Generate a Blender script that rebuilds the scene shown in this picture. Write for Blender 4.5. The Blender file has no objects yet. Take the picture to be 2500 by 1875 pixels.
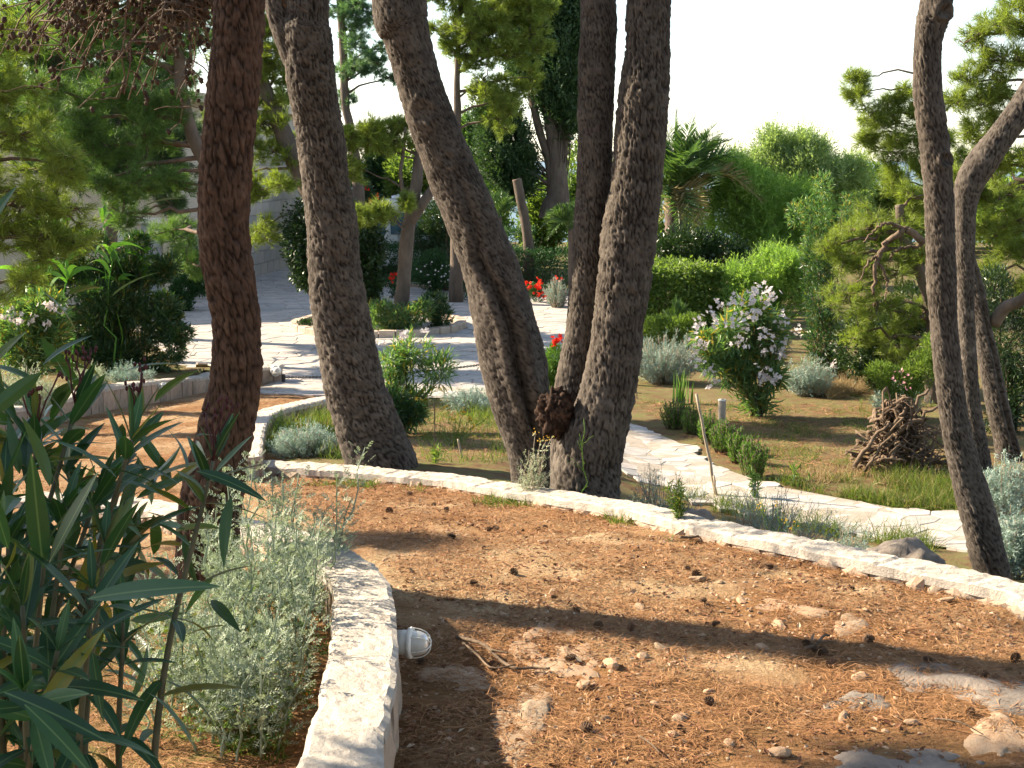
import bpy, math
import numpy as np
from mathutils import Vector

# ------------------------------------------------------------------ camera, world, sun
sc = bpy.context.scene
EYE = np.array([0.0, 0.0, 2.0])
FPX, PITCH = 3256.0, math.radians(9.545)          # focal length in photo pixels (2500 wide)
cam_d = bpy.data.cameras.new('camera'); cam = bpy.data.objects.new('camera', cam_d)
sc.collection.objects.link(cam); sc.camera = cam
cam.location = EYE; cam.rotation_euler = (math.radians(90) - PITCH, 0, 0)
cam_d.sensor_width = 36; cam_d.lens = FPX / 2500 * 36; cam_d.clip_start = 0.05; cam_d.clip_end = 20000

SUN_AZ, SUN_EL = 20.0, 32.0                        # degrees behind the left-hand side, elevation
sdir = Vector((-math.cos(math.radians(SUN_AZ)) * math.cos(math.radians(SUN_EL)),
               math.sin(math.radians(SUN_AZ)) * math.cos(math.radians(SUN_EL)),
               math.sin(math.radians(SUN_EL))))    # towards the sun
world = bpy.data.worlds.new('World'); sc.world = world; world.use_nodes = True
wn = world.node_tree.nodes; wl = world.node_tree.links
bg = wn['Background']; sky = wn.new('ShaderNodeTexSky'); sky.sky_type = 'NISHITA'; sky.sun_disc = False
sky.sun_elevation = math.radians(SUN_EL); sky.sun_rotation = math.atan2(sdir.x, sdir.y)
sky.air_density = 1.0; sky.dust_density = 0.5; sky.ozone_density = 1.0
hs = wn.new('ShaderNodeHueSaturation'); hs.inputs['Saturation'].default_value = 0.75   # sea haze: a pale, milky sky
wl.new(sky.outputs[0], hs.inputs['Color']); wl.new(hs.outputs[0], bg.inputs[0]); bg.inputs[1].default_value = 0.085
sun_d = bpy.data.lights.new('sun', 'SUN'); sun_d.energy = 5.0; sun_d.angle = math.radians(0.53); sun_d.color = (1.0, 0.84, 0.62)
sun = bpy.data.objects.new('sun', sun_d); sc.collection.objects.link(sun)
sun.rotation_euler = (-sdir).to_track_quat('-Z', 'Y').to_euler(); sun.location = (-8, 4, 12)
vs = sc.view_settings
vs.view_transform = 'Standard'; vs.look = 'None'; vs.exposure = 1.85; vs.gamma = 1.0; vs.use_curve_mapping = False
sc.cycles.use_denoising = True; sc.cycles.max_bounces = 6; sc.cycles.diffuse_bounces = 4
sc.cycles.transmission_bounces = 4; sc.cycles.transparent_max_bounces = 6; sc.cycles.glossy_bounces = 2
sc.cycles.caustics_reflective = False; sc.cycles.caustics_refractive = False
sc.cycles.use_adaptive_sampling = True; sc.cycles.adaptive_threshold = 0.02

# ------------------------------------------------------------------ noise helpers (numpy)
def hash3(ix, iy, iz, seed=0):
    h = (ix.astype(np.int64) * 374761393 + iy.astype(np.int64) * 668265263 + iz.astype(np.int64) * 2147483647 + seed * 974634777) & 0xffffffff
    h = ((h ^ (h >> 13)) * 1274126177) & 0xffffffff
    h = ((h ^ (h >> 16)) * 2246822519) & 0xffffffff
    return ((h ^ (h >> 15)) & 0xffffff) / float(0xffffff)
def vnoise(p, seed=0):
    p = np.asarray(p, float); i = np.floor(p).astype(np.int64); f = p - i; f = f * f * (3 - 2 * f); r = 0
    for dx in (0, 1):
        for dy in (0, 1):
            for dz in (0, 1):
                w = (f[..., 0] if dx else 1 - f[..., 0]) * (f[..., 1] if dy else 1 - f[..., 1]) * (f[..., 2] if dz else 1 - f[..., 2])
                r = r + w * hash3(i[..., 0] + dx, i[..., 1] + dy, i[..., 2] + dz, seed)
    return r
def fbm(p, o=4, seed=0):
    p = np.asarray(p, float); a, s, t = 1.0, 0.0, 0.0
    for k in range(o):
        s = s + a * vnoise(p * 2 ** k + 17.3 * k, seed + k); t += a; a *= 0.5
    return s / t
def cell2(u, v, wrap=None, seed=0):
    """F1 and F2 of a jittered grid; u repeats after `wrap` cells."""
    iu = np.floor(u).astype(np.int64); iv = np.floor(v).astype(np.int64)
    f1 = np.full(u.shape, 9.0); f2 = np.full(u.shape, 9.0); ident = np.zeros(u.shape)
    for du in (-1, 0, 1):
        for dv in (-1, 0, 1):
            cu, cv = iu + du, iv + dv
            hu = cu % wrap if wrap else cu
            z = np.zeros_like(cu)
            px = cu + 0.1 + 0.8 * hash3(hu, cv, z, seed); py = cv + 0.1 + 0.8 * hash3(hu, cv, z + 1, seed)
            d = np.sqrt((u - px) ** 2 + (v - py) ** 2)
            cl = d < f1
            f2 = np.where(cl, f1, np.minimum(f2, d)); ident = np.where(cl, hash3(hu, cv, z + 2, seed), ident); f1 = np.where(cl, d, f1)
    return f1, f2, ident
def sstep(a, b, x):
    t = np.clip((np.asarray(x, float) - a) / (b - a), 0, 1); return t * t * (3 - 2 * t)

# ------------------------------------------------------------------ surveying: photo rays and the lie of the land
def ray(px, py):
    c, s = math.cos(PITCH), math.sin(PITCH)
    x, u = px - 1250.0, 937.5 - py
    return np.array([x, FPX * c + u * s, -FPX * s + u * c])
def P(px, py, Y):
    d = ray(px, py); return EYE + d * (Y / d[1])
def Tt(y):
    y = np.asarray(y, float)
    z = -0.11 * (y - 6.5)
    z = np.where(y < 6.0, 0, np.where(y < 7.0, -0.11 * (y - 6.0) ** 2 / 2, z))
    return np.maximum(z, -1.5)
def hit(f, px, py, h=0.0, y0=1.5, y1=140.0):
    d = ray(px, py); ys = np.geomspace(y0, y1, 6000); pts = EYE + d[None] * (ys / d[1])[:, None]
    g = pts[:, 2] - f(pts[:, 0], pts[:, 1]) - h
    k = np.where(g <= 0)[0]
    return pts[k[0]] if len(k) else pts[-1]
FT = lambda x, y: Tt(y)
FW_PX = [(590, 1128), (628, 1128), (738, 1135), (844, 1141), (1018, 1156), (1100, 1163), (1239, 1186), (1511, 1228), (1777, 1287), (2113, 1355), (2271, 1386), (2440, 1422), (2560, 1462), (2760, 1545), (3000, 1680)]
FWP = np.array([hit(FT, x, y, 0.09) for x, y in FW_PX])
LW_PX = [(-420, 1190), (-200, 1120), (0, 1055), (114, 1032), (243, 1002), (361, 982), (505, 952), (590, 940), (684, 929)]
LWP = np.array([hit(FT, x, y) for x, y in LW_PX])
def T(x, y):
    x = np.asarray(x, float); y = np.asarray(y, float)
    tl = Tt(y)
    zr = np.interp(y, [4, 6, 7.5, 9, 11, 14, 18, 22], [0, -0.25, -0.6, -0.9, -1.15, -1.22, -1.36, -1.5])
    fy = np.interp(x, FWP[:, 0], FWP[:, 1])
    w = sstep(0.05, 2.6, y - fy) * sstep(-0.2, 1.6, x)
    z = tl * (1 - w) + zr * w
    lx = np.interp(y, np.append(LWP[:, 1], [21.5, 26]), np.append(LWP[:, 0], [-5.5, -6.5]))
    raise_ = 0.26 * sstep(0.02, 0.2, lx - 0.1 - x) * (1 - sstep(20.5, 25, y)) * sstep(7, 9, y)
    z = z + raise_
    z = z - 0.35 * np.maximum(y - 58, 0) + 0.0
    return z
def G(px, py, h=0.0): return hit(T, px, py, h)
def at_depth(px, Y): return np.array([(px - 1250) / FPX * Y * math.cos(PITCH) * 1.03, Y, float(T((px - 1250) / FPX * Y, Y))])

# ------------------------------------------------------------------ mesh helpers
col = sc.collection
def mesh_np(name, V, F, smooth=False, attrs=None):
    V = np.ascontiguousarray(V, np.float32); F = np.ascontiguousarray(F, np.int32); k = F.shape[1]
    me = bpy.data.meshes.new(name)
    me.vertices.add(len(V)); me.vertices.foreach_set('co', V.ravel())
    me.loops.add(F.size); me.loops.foreach_set('vertex_index', F.ravel())
    me.polygons.add(len(F)); me.polygons.foreach_set('loop_start', np.arange(0, F.size, k, dtype=np.int32))
    me.polygons.foreach_set('use_smooth', np.full(len(F), bool(smooth)))
    me.update(calc_edges=True)
    for an, av in (attrs or {}).items():
        a = me.attributes.new(an, 'FLOAT', 'POINT'); a.data.foreach_set('value', np.ascontiguousarray(av, np.float32))
    return me
def link(name, me, mat=None, parent=None, loc=None, rot=None, scale=None):
    o = bpy.data.objects.new(name, me); col.objects.link(o)
    if mat is not None and not me.materials: me.materials.append(mat)
    if parent is not None: o.parent = parent
    if loc is not None: o.location = loc
    if rot is not None: o.rotation_euler = rot
    if scale is not None: o.scale = scale
    return o
def tag(o, label=None, cat=None, group=None, kind=None):
    if label: o['label'] = label
    if cat: o['category'] = cat
    if group: o['group'] = group
    if kind: o['kind'] = kind
    return o
def empty(name, loc, label, cat, group=None):
    o = bpy.data.objects.new(name, None); col.objects.link(o); o.location = [float(v) for v in loc]; o.empty_display_size = 0.1
    return tag(o, label, cat, group)
class MB:
    def __init__(s): s.V, s.F, s.n, s.A = [], [], 0, []
    def add(s, V, F, a=None):
        F = np.asarray(F)
        if F.shape[1] == 4: F = np.concatenate([F[:, [0, 1, 2]], F[:, [0, 2, 3]]])
        s.V.append(np.asarray(V, float)); s.F.append(F + s.n); s.n += len(V)
        s.A.append(np.zeros(len(V)) if a is None else a); return s
    def build(s, name, mat, parent=None, smooth=False, kind=None, attr=None):
        V = np.concatenate(s.V); F = np.concatenate(s.F)
        if parent is not None: V = V - np.array(parent_world(parent))
        o = link(name, mesh_np(name, V, F, smooth, {attr: np.concatenate(s.A)} if attr else None), mat, parent)
        if kind: o['kind'] = kind
        return o
def parent_world(p):
    l = np.zeros(3)
    while p is not None: l = l + np.array(p.location); p = p.parent
    return l
def unit(a): return a / np.maximum(np.linalg.norm(a, axis=-1, keepdims=True), 1e-9)
def rs(seed): return np.random.RandomState(seed)
def sph(r, n): return unit(r.normal(size=(n, 3)))
def frames(D, r, updir=None):
    """k rotation matrices whose x axis is D; z random, or leaning to updir."""
    D = unit(D); n = len(D)
    z = r.normal(size=(n, 3)) if updir is None else np.asarray(updir) + 0.5 * r.normal(size=(n, 3))
    y = unit(np.cross(z, D)); z = np.cross(D, y)
    return np.stack([D, y, z], axis=2)
def inst(tV, tF, Pp, R, S):
    k, n = len(Pp), len(tV)
    S = np.broadcast_to(np.asarray(S, float).reshape(-1, 1), (k, 3)) if np.ndim(S) < 2 else S
    V = np.einsum('kij,knj->kni', R, tV[None] * S[:, None, :]) + Pp[:, None]
    F = (np.asarray(tF)[None] + (np.arange(k) * n)[:, None, None]).reshape(-1, 3)
    return V.reshape(-1, 3), F
def catmull(pts, n):
    p = np.asarray(pts, float); p = np.concatenate([[2 * p[0] - p[1]], p, [2 * p[-1] - p[-2]]]); m = len(p) - 3
    t = np.linspace(0, m, n); i = np.minimum(t.astype(int), m - 1); f = (t - i)[:, None]
    a, b, c, d = p[i], p[i + 1], p[i + 2], p[i + 3]
    return 0.5 * (2 * b + (c - a) * f + (2 * a - 5 * b + 4 * c - d) * f ** 2 + (3 * b - a - 3 * c + d) * f ** 3)
def tube(pts, rad, k=6):
    pts = np.asarray(pts, float); n = len(pts); rad = np.broadcast_to(rad, n)
    t = unit(np.gradient(pts, axis=0))
    ref = np.array([1.0, 0.2, 0.1]) if abs(t[:, 0]).mean() < 0.8 else np.array([0.1, 0.2, 1.0])
    e1 = unit(ref - t * (t @ ref)[:, None]); e2 = np.cross(t, e1)
    a = np.arange(k) / k * 2 * math.pi
    V = (pts[:, None] + rad[:, None, None] * (np.cos(a)[None, :, None] * e1[:, None] + np.sin(a)[None, :, None] * e2[:, None])).reshape(-1, 3)
    i = np.arange(n - 1)[:, None] * k; j = np.arange(k)[None]; j2 = (j + 1) % k
    F = np.stack([i + j, i + j2, i + k + j2, i + k + j], -1).reshape(-1, 4)
    V = np.concatenate([V, pts[[0, -1]]]); c0, c1 = n * k, n * k + 1; jj = np.arange(k); jn = (jj + 1) % k
    T3 = np.concatenate([F[:, [0, 1, 2]], F[:, [0, 2, 3]], np.stack([jn, jj, np.full(k, c0)], 1), np.stack([(n - 1) * k + jj, (n - 1) * k + jn, np.full(k, c1)], 1)])
    return V, T3
def box(x0, x1, y0, y1, z0, z1):
    V = np.array([[x, y, z] for x in (x0, x1) for y in (y0, y1) for z in (z0, z1)], float)
    F = np.array([[0, 1, 3, 2], [4, 6, 7, 5], [0, 4, 5, 1], [2, 3, 7, 6], [0, 2, 6, 4], [1, 5, 7, 3]])
    return V, F
_ico = {}
def ico(sub):
    if sub not in _ico:
        import bmesh
        bm = bmesh.new(); bmesh.ops.create_icosphere(bm, subdivisions=sub, radius=1.0)
        bm.verts.ensure_lookup_table()
        _ico[sub] = (np.array([v.co[:] for v in bm.verts]), np.array([[v.index for v in f.verts] for f in bm.faces])); bm.free()
    return _ico[sub]

# ------------------------------------------------------------------ materials
def new_mat(name):
    m = bpy.data.materials.new(name); m.use_nodes = True; nt = m.node_tree
    return m, nt, nt.nodes, nt.links, nt.nodes['Principled BSDF']
def N(nt, t, **kw):
    n = nt.nodes.new(t)
    for k, v in kw.items(): setattr(n, k, v)
    return n
def ramp(nt, fac, stops):
    n = nt.nodes.new('ShaderNodeValToRGB'); e = n.color_ramp.elements
    while len(e) < len(stops): e.new(0.5)
    for el, (p, c) in zip(e, stops): el.position = p; el.color = (*c, 1)
    nt.links.new(fac, n.inputs[0]); return n.outputs[0]
def noise(nt, scale, detail=5, rough=0.6, coord='Object', stretch=None, dist=0.0):
    tc = N(nt, 'ShaderNodeTexCoord'); n = N(nt, 'ShaderNodeTexNoise')
    n.inputs['Scale'].default_value = scale; n.inputs['Detail'].default_value = detail; n.inputs['Roughness'].default_value = rough; n.inputs['Distortion'].default_value = dist
    if stretch:
        mp = N(nt, 'ShaderNodeMapping'); mp.inputs['Scale'].default_value = stretch
        nt.links.new(tc.outputs[coord], mp.inputs[0]); nt.links.new(mp.outputs[0], n.inputs[0])
    else: nt.links.new(tc.outputs[coord], n.inputs[0])
    return n.outputs[0]
def mixc(nt, fac, a, b, mode='MIX'):
    n = N(nt, 'ShaderNodeMix', data_type='RGBA', blend_type=mode)
    for s, v in ((n.inputs['Factor'], fac), (n.inputs['A'], a), (n.inputs['B'], b)):
        if isinstance(v, (int, float)): s.default_value = v
        elif isinstance(v, tuple): s.default_value = (*v, 1)
        else: nt.links.new(v, s)
    return n.outputs['Result']
def bump(nt, bsdf, h, strength, dist=0.02):
    b = N(nt, 'ShaderNodeBump'); b.inputs['Strength'].default_value = strength; b.inputs['Distance'].default_value = dist
    nt.links.new(h, b.inputs['Height']); nt.links.new(b.outputs[0], bsdf.inputs['Normal'])
def leaf_mat(name, c1, c2, trans=0.35, tcol=None, rough=0.5, spec=0.3, dead=None):
    m, nt, nd, lk, b = new_mat(name)
    g = N(nt, 'ShaderNodeNewGeometry')
    stops = [(0.0, c1), (0.9, c2)] if dead is None else [(0.0, c1), (0.86, c2), (0.95, dead)]
    c = ramp(nt, g.outputs['Random Per Island'], stops)
    lk.new(c, b.inputs['Base Color']); b.inputs['Roughness'].default_value = rough; b.inputs['Specular IOR Level'].default_value = spec
    t = N(nt, 'ShaderNodeBsdfTranslucent'); tc = mixc(nt, 1.0, c, tcol or (1.5, 1.6, 0.7), 'MULTIPLY'); lk.new(tc, t.inputs[0])
    mx = N(nt, 'ShaderNodeMixShader'); mx.inputs[0].default_value = trans
    lk.new(b.outputs[0], mx.inputs[1]); lk.new(t.outputs[0], mx.inputs[2]); lk.new(mx.outputs[0], nd['Material Output'].inputs[0])
    return m
def plain(name, c1, c2=None, rough=0.7, scale=8.0, bmp=0.0, bscale=40.0, stretch=None, spec=0.3, metal=0.0):
    m, nt, nd, lk, b = new_mat(name)
    c = ramp(nt, noise(nt, scale, 6, 0.65, stretch=stretch), [(0.3, c1), (0.7, c2 or c1)]); lk.new(c, b.inputs['Base Color'])
    b.inputs['Roughness'].default_value = rough; b.inputs['Specular IOR Level'].default_value = spec; b.inputs['Metallic'].default_value = metal
    if bmp: bump(nt, b, noise(nt, bscale, 5, 0.7, stretch=stretch), bmp)
    return m
def bark_mat(name, plate1, plate2, crack):
    m, nt, nd, lk, b = new_mat(name)
    at = N(nt, 'ShaderNodeAttribute', attribute_name='plate')
    pl = ramp(nt, noise(nt, 9, 6, 0.7), [(0.3, plate1), (0.72, plate2)])
    fine = noise(nt, 55, 5, 0.75, stretch=(1, 1, 0.45))
    pl = mixc(nt, fine, mixc(nt, 0.4, pl, (0.0, 0.0, 0.0)), pl)
    c = mixc(nt, at.outputs['Fac'], crack, pl); lk.new(c, b.inputs['Base Color'])
    b.inputs['Roughness'].default_value = 0.9; b.inputs['Specular IOR Level'].default_value = 0.15
    bump(nt, b, fine, 0.7, 0.012); return m
def stone_mat(name, c1, c2, c3, rough=0.85, scale=6.0, bmp=0.5, per_obj=0.25):
    m, nt, nd, lk, b = new_mat(name)
    c = ramp(nt, noise(nt, scale, 8, 0.7), [(0.28, c1), (0.5, c2), (0.74, c3)])
    oi = N(nt, 'ShaderNodeObjectInfo'); g = N(nt, 'ShaderNodeNewGeometry')
    ad = N(nt, 'ShaderNodeMath', operation='ADD'); lk.new(oi.outputs['Random'], ad.inputs[0]); lk.new(g.outputs['Random Per Island'], ad.inputs[1])
    fr = N(nt, 'ShaderNodeMath', operation='FRACT'); lk.new(ad.outputs[0], fr.inputs[0])
    v = ramp(nt, fr.outputs[0], [(0, (1 - per_obj,) * 3), (1, (1 + per_obj * 0.4, 1.0, 1 - per_obj * 0.2))])
    lk.new(mixc(nt, 1.0, c, v, 'MULTIPLY'), b.inputs['Base Color'])
    b.inputs['Roughness'].default_value = rough; b.inputs['Specular IOR Level'].default_value = 0.2
    bump(nt, b, noise(nt, scale * 7, 6, 0.7), bmp, 0.01); return m

M = {}
M['bark_red'] = bark_mat('bark_red', (0.085, 0.05, 0.036), (0.21, 0.125, 0.085), (0.018, 0.01, 0.007))
M['bark_grey'] = bark_mat('bark_grey', (0.085, 0.071, 0.06), (0.235, 0.2, 0.17), (0.016, 0.012, 0.01))
M['bark_far'] = plain('bark_far', (0.068, 0.053, 0.041), (0.165, 0.128, 0.101), 0.9, 6, 0.8, 25, (1, 1, 0.35))
M['twig'] = plain('twig', (0.08, 0.055, 0.04), (0.18, 0.13, 0.1), 0.9, 12, 0.4, 50)
M['dead_wood'] = plain('dead_wood', (0.064, 0.042, 0.028), (0.208, 0.148, 0.100), 0.85, 9, 0.5, 50)
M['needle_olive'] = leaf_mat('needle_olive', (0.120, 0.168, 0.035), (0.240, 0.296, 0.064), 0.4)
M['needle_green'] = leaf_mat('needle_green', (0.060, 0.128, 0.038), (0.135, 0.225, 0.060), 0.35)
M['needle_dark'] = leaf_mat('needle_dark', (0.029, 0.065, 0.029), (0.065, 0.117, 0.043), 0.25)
M['needle_blue'] = leaf_mat('needle_blue', (0.060, 0.135, 0.075), (0.150, 0.255, 0.128), 0.35)
M['oleander'] = leaf_mat('oleander', (0.022, 0.06, 0.03), (0.06, 0.12, 0.045), 0.25, (1.6, 1.9, 0.5), 0.38, 0.45, (0.16, 0.15, 0.03))
M['oleander_pale'] = leaf_mat('oleander_pale', (0.066, 0.146, 0.066), (0.173, 0.265, 0.107), 0.35, (1.657, 1.879, 0.663), 0.4, 0.4, (0.354, 0.265, 0.056))
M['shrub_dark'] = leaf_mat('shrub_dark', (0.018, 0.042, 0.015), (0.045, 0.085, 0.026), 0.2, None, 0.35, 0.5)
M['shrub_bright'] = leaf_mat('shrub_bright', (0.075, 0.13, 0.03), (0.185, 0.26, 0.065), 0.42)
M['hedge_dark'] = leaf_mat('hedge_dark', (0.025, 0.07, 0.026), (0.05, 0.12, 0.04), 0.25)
M['tamarisk'] = leaf_mat('tamarisk', (0.12, 0.22, 0.06), (0.26, 0.38, 0.1), 0.55)
M['silver'] = leaf_mat('silver', (0.27, 0.32, 0.22), (0.5, 0.54, 0.42), 0.25, (1.1, 1.2, 0.85), 0.8, 0.1)
M['silver_blue'] = leaf_mat('silver_blue', (0.169, 0.247, 0.221), (0.364, 0.455, 0.403), 0.2, (1.300, 1.430, 1.170), 0.8, 0.1)
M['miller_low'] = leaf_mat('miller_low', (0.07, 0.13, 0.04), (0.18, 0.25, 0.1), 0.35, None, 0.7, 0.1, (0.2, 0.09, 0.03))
M['tamarisk_pale'] = leaf_mat('tamarisk_pale', (0.15, 0.22, 0.095), (0.28, 0.36, 0.17), 0.5)
M['rosemary'] = leaf_mat('rosemary', (0.05, 0.12, 0.025), (0.13, 0.24, 0.045), 0.35)
M['grass'] = leaf_mat('grass', (0.052, 0.091, 0.019), (0.130, 0.176, 0.039), 0.4, None, 0.6, 0.2, (0.208, 0.176, 0.072))
M['dry_grass'] = leaf_mat('dry_grass', (0.25, 0.19, 0.1), (0.42, 0.33, 0.19), 0.3, (1.1, 1.0, 0.8), 0.8, 0.1)
M['palm'] = leaf_mat('palm', (0.063, 0.126, 0.042), (0.140, 0.231, 0.070), 0.25, None, 0.4, 0.4)
M['palm_dry'] = leaf_mat('palm_dry', (0.2, 0.17, 0.08), (0.38, 0.31, 0.16), 0.25, None, 0.6, 0.2)
M['reed'] = leaf_mat('reed', (0.07, 0.19, 0.03), (0.14, 0.3, 0.05), 0.45)
M['white_flower'] = leaf_mat('white_flower', (0.637, 0.561, 0.561), (0.722, 0.680, 0.663), 0.3, (1, 1, 1), 0.7, 0.1)
M['red_flower'] = leaf_mat('red_flower', (0.6, 0.02, 0.015), (0.75, 0.06, 0.03), 0.3, (1, 1, 1), 0.7, 0.1)
M['pink_flower'] = leaf_mat('pink_flower', (0.6, 0.25, 0.3), (0.75, 0.45, 0.45), 0.3, (1, 1, 1), 0.7, 0.1)
M['yellow_flower'] = leaf_mat('yellow_flower', (0.6, 0.36, 0.04), (0.7, 0.5, 0.08), 0.3, (1, 1, 1), 0.7, 0.1)
M['bud'] = plain('bud', (0.05, 0.012, 0.016), (0.1, 0.03, 0.028), 0.7)
M['cone'] = plain('cone', (0.05, 0.03, 0.02), (0.15, 0.09, 0.055), 0.85, 30)
M['litter'] = leaf_mat('litter', (0.190, 0.091, 0.039), (0.378, 0.208, 0.099), 0.1, (1, 1, 1), 0.7, 0.2)
M['limestone'] = stone_mat('limestone', (0.306, 0.246, 0.187), (0.451, 0.391, 0.323), (0.527, 0.476, 0.408))
M['wall_face'] = stone_mat('wall_face', (0.270, 0.203, 0.150), (0.375, 0.307, 0.240), (0.435, 0.375, 0.307), 0.85, 9, 0.6, 0.3)
M['mortar'] = stone_mat('mortar', (0.289, 0.255, 0.221), (0.442, 0.399, 0.348), (0.561, 0.518, 0.459), 0.9, 11, 0.9, 0.0)
M['paving'] = stone_mat('paving', (0.3, 0.29, 0.275), (0.43, 0.42, 0.4), (0.52, 0.51, 0.49), 0.6, 5, 0.35, 0.25)
M['joint'] = plain('joint', (0.24, 0.21, 0.175), (0.38, 0.335, 0.285), 0.95, 12, 0.5, 60)
M['rock'] = stone_mat('rock', (0.120, 0.108, 0.096), (0.216, 0.192, 0.168), (0.300, 0.270, 0.228), 0.9, 4, 0.9, 0.2)
M['pebble'] = stone_mat('pebble', (0.274, 0.182, 0.118), (0.420, 0.310, 0.209), (0.511, 0.420, 0.319), 0.85, 14, 0.5, 0.35)
M['plaster'] = plain('plaster', (0.500, 0.418, 0.334), (0.600, 0.513, 0.414), 0.9, 2.0, 0.2, 60)
M['block'] = stone_mat('block', (0.4, 0.36, 0.32), (0.5, 0.46, 0.41), (0.57, 0.53, 0.48), 0.85, 2.5, 0.3, 0.25)
M['grey_paint'] = plain('grey_paint', (0.3, 0.3, 0.31), (0.36, 0.36, 0.37), 0.6, 4)
M['dark_gap'] = plain('dark_gap', (0.05, 0.045, 0.04), (0.08, 0.07, 0.06), 0.9)
M['lamp_white'] = plain('lamp_white', (0.66, 0.63, 0.57), (0.76, 0.73, 0.67), 0.45, 20, spec=0.5)
M['black_iron'] = plain('black_iron', (0.02, 0.02, 0.02), (0.045, 0.04, 0.038), 0.5, 30)
M['concrete'] = plain('concrete', (0.36, 0.3, 0.24), (0.48, 0.41, 0.33), 0.9, 14, 0.4, 60)
M['cane'] = plain('cane', (0.240, 0.192, 0.136), (0.368, 0.312, 0.240), 0.7, 20)
M['hose'] = plain('hose', (0.36, 0.35, 0.33), (0.5, 0.48, 0.45), 0.5, 10)
M['van_paint'] = plain('van_paint', (0.78, 0.78, 0.78), (0.82, 0.82, 0.82), 0.25, 2, spec=0.5)
M['rubber'] = plain('rubber', (0.02, 0.02, 0.02), (0.035, 0.035, 0.035), 0.8)
def glass_mat():
    m, nt, nd, lk, b = new_mat('lamp_glass')
    c = ramp(nt, noise(nt, 25, 4), [(0.3, (0.7, 0.66, 0.58)), (0.7, (0.8, 0.77, 0.7))]); lk.new(c, b.inputs['Base Color'])
    b.inputs['Roughness'].default_value = 0.25; b.inputs['Transmission Weight'].default_value = 0.35; return m
M['lamp_glass'] = glass_mat()
def van_glass():
    m, nt, nd, lk, b = new_mat('van_glass')
    c = ramp(nt, noise(nt, 1.5, 2), [(0.3, (0.04, 0.1, 0.16)), (0.7, (0.06, 0.14, 0.2))]); lk.new(c, b.inputs['Base Color'])
    b.inputs['Roughness'].default_value = 0.05; b.inputs['Specular IOR Level'].default_value = 1.0; return m
M['van_glass'] = van_glass()
def water_mat():
    m, nt, nd, lk, b = new_mat('sea_water')
    b.inputs['Base Color'].default_value = (0.05, 0.1, 0.13, 1); b.inputs['Roughness'].default_value = 0.3; b.inputs['IOR'].default_value = 1.33
    bump(nt, b, noise(nt, 0.15, 4), 0.4, 0.3); return m
M['water'] = water_mat()
def ground_mat():
    m, nt, nd, lk, b = new_mat('ground')
    lit = N(nt, 'ShaderNodeAttribute', attribute_name='litter').outputs['Fac']
    grn = N(nt, 'ShaderNodeAttribute', attribute_name='green').outputs['Fac']
    fine = noise(nt, 38, 4, 0.75); mid = noise(nt, 5, 4, 0.65); big = noise(nt, 1.1, 4, 0.6)
    straw = noise(nt, 30, 4, 0.75, stretch=(0.35, 1.4, 1), dist=0.8)
    needles = ramp(nt, straw, [(0.3, (0.122, 0.056, 0.025)), (0.5, (0.219, 0.110, 0.050)), (0.72, (0.305, 0.170, 0.083))])
    soil = ramp(nt, fine, [(0.3, (0.224, 0.140, 0.082)), (0.55, (0.374, 0.260, 0.153)), (0.78, (0.505, 0.399, 0.263))])
    mat_ = N(nt, 'ShaderNodeAttribute', attribute_name='matted').outputs['Fac']; sb = N(nt, 'ShaderNodeMath', operation='MULTIPLY_ADD'); lk.new(mat_, sb.inputs[0]); sb.inputs[1].default_value = -0.16; lk.new(big, sb.inputs[2])
    terr = mixc(nt, ramp(nt, sb.outputs[0], [(0.36, (0, 0, 0)), (0.54, (1, 1, 1))]), needles, soil)
    gard = ramp(nt, mid, [(0.3, (0.084, 0.056, 0.034)), (0.6, (0.175, 0.119, 0.070)), (0.8, (0.252, 0.182, 0.119))])
    gard = mixc(nt, fine, mixc(nt, 0.4, gard, (0.03, 0.02, 0.01)), gard)
    c = mixc(nt, lit, gard, terr)
    gmask = N(nt, 'ShaderNodeMath', operation='MULTIPLY'); lk.new(grn, gmask.inputs[0]); lk.new(ramp(nt, mid, [(0.4, (0, 0, 0)), (0.62, (1, 1, 1))]), gmask.inputs[1])
    c = mixc(nt, gmask.outputs[0], c, (0.12, 0.14, 0.045))
    lk.new(c, b.inputs['Base Color']); b.inputs['Roughness'].default_value = 0.95; b.inputs['Specular IOR Level'].default_value = 0.1
    ad = N(nt, 'ShaderNodeMath', operation='ADD'); lk.new(fine, ad.inputs[0]); lk.new(straw, ad.inputs[1])
    bump(nt, b, ad.outputs[0], 0.8, 0.02); return m
M['ground'] = ground_mat()

# ------------------------------------------------------------------ the land
def axis(lo, a, step, b, hi, g=1.12):
    m = list(np.arange(a, b, step)); s = step; v = m[-1]; out = m
    while v < hi: s *= g; v += s; out.append(v)
    s = step; v = a; pre = []
    while v > lo: s *= g; v -= s; pre.append(v)
    return np.array(pre[::-1] + out)
xs = axis(-260, -4.2, 0.065, 4.2, 260, 1.16); ys = axis(-25, 2.6, 0.06, 9.0, 330, 1.07)
X, Y = np.meshgrid(xs, ys); Z = T(X, Y)
q = np.stack([X, Y, np.zeros_like(X)], -1)
near = 1 - sstep(12, 30, Y)
Zb = 0.05 * (fbm(q * 0.9, 3, 3) - 0.5) + 0.03 * (fbm(q * 4, 3, 8) - 0.5) + 0.022 * (fbm(q * 14, 2, 5) - 0.5)
Z = Z + Zb * near
nx, ny = len(xs), len(ys); ii = (np.arange(ny - 1)[:, None] * nx + np.arange(nx - 1)[None]).ravel()
F = np.stack([ii, ii + 1, ii + nx + 1, ii + nx], 1)
fy = np.interp(X, FWP[:, 0], FWP[:, 1])
lx = np.interp(Y, LWP[:, 1], LWP[:, 0])
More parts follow.
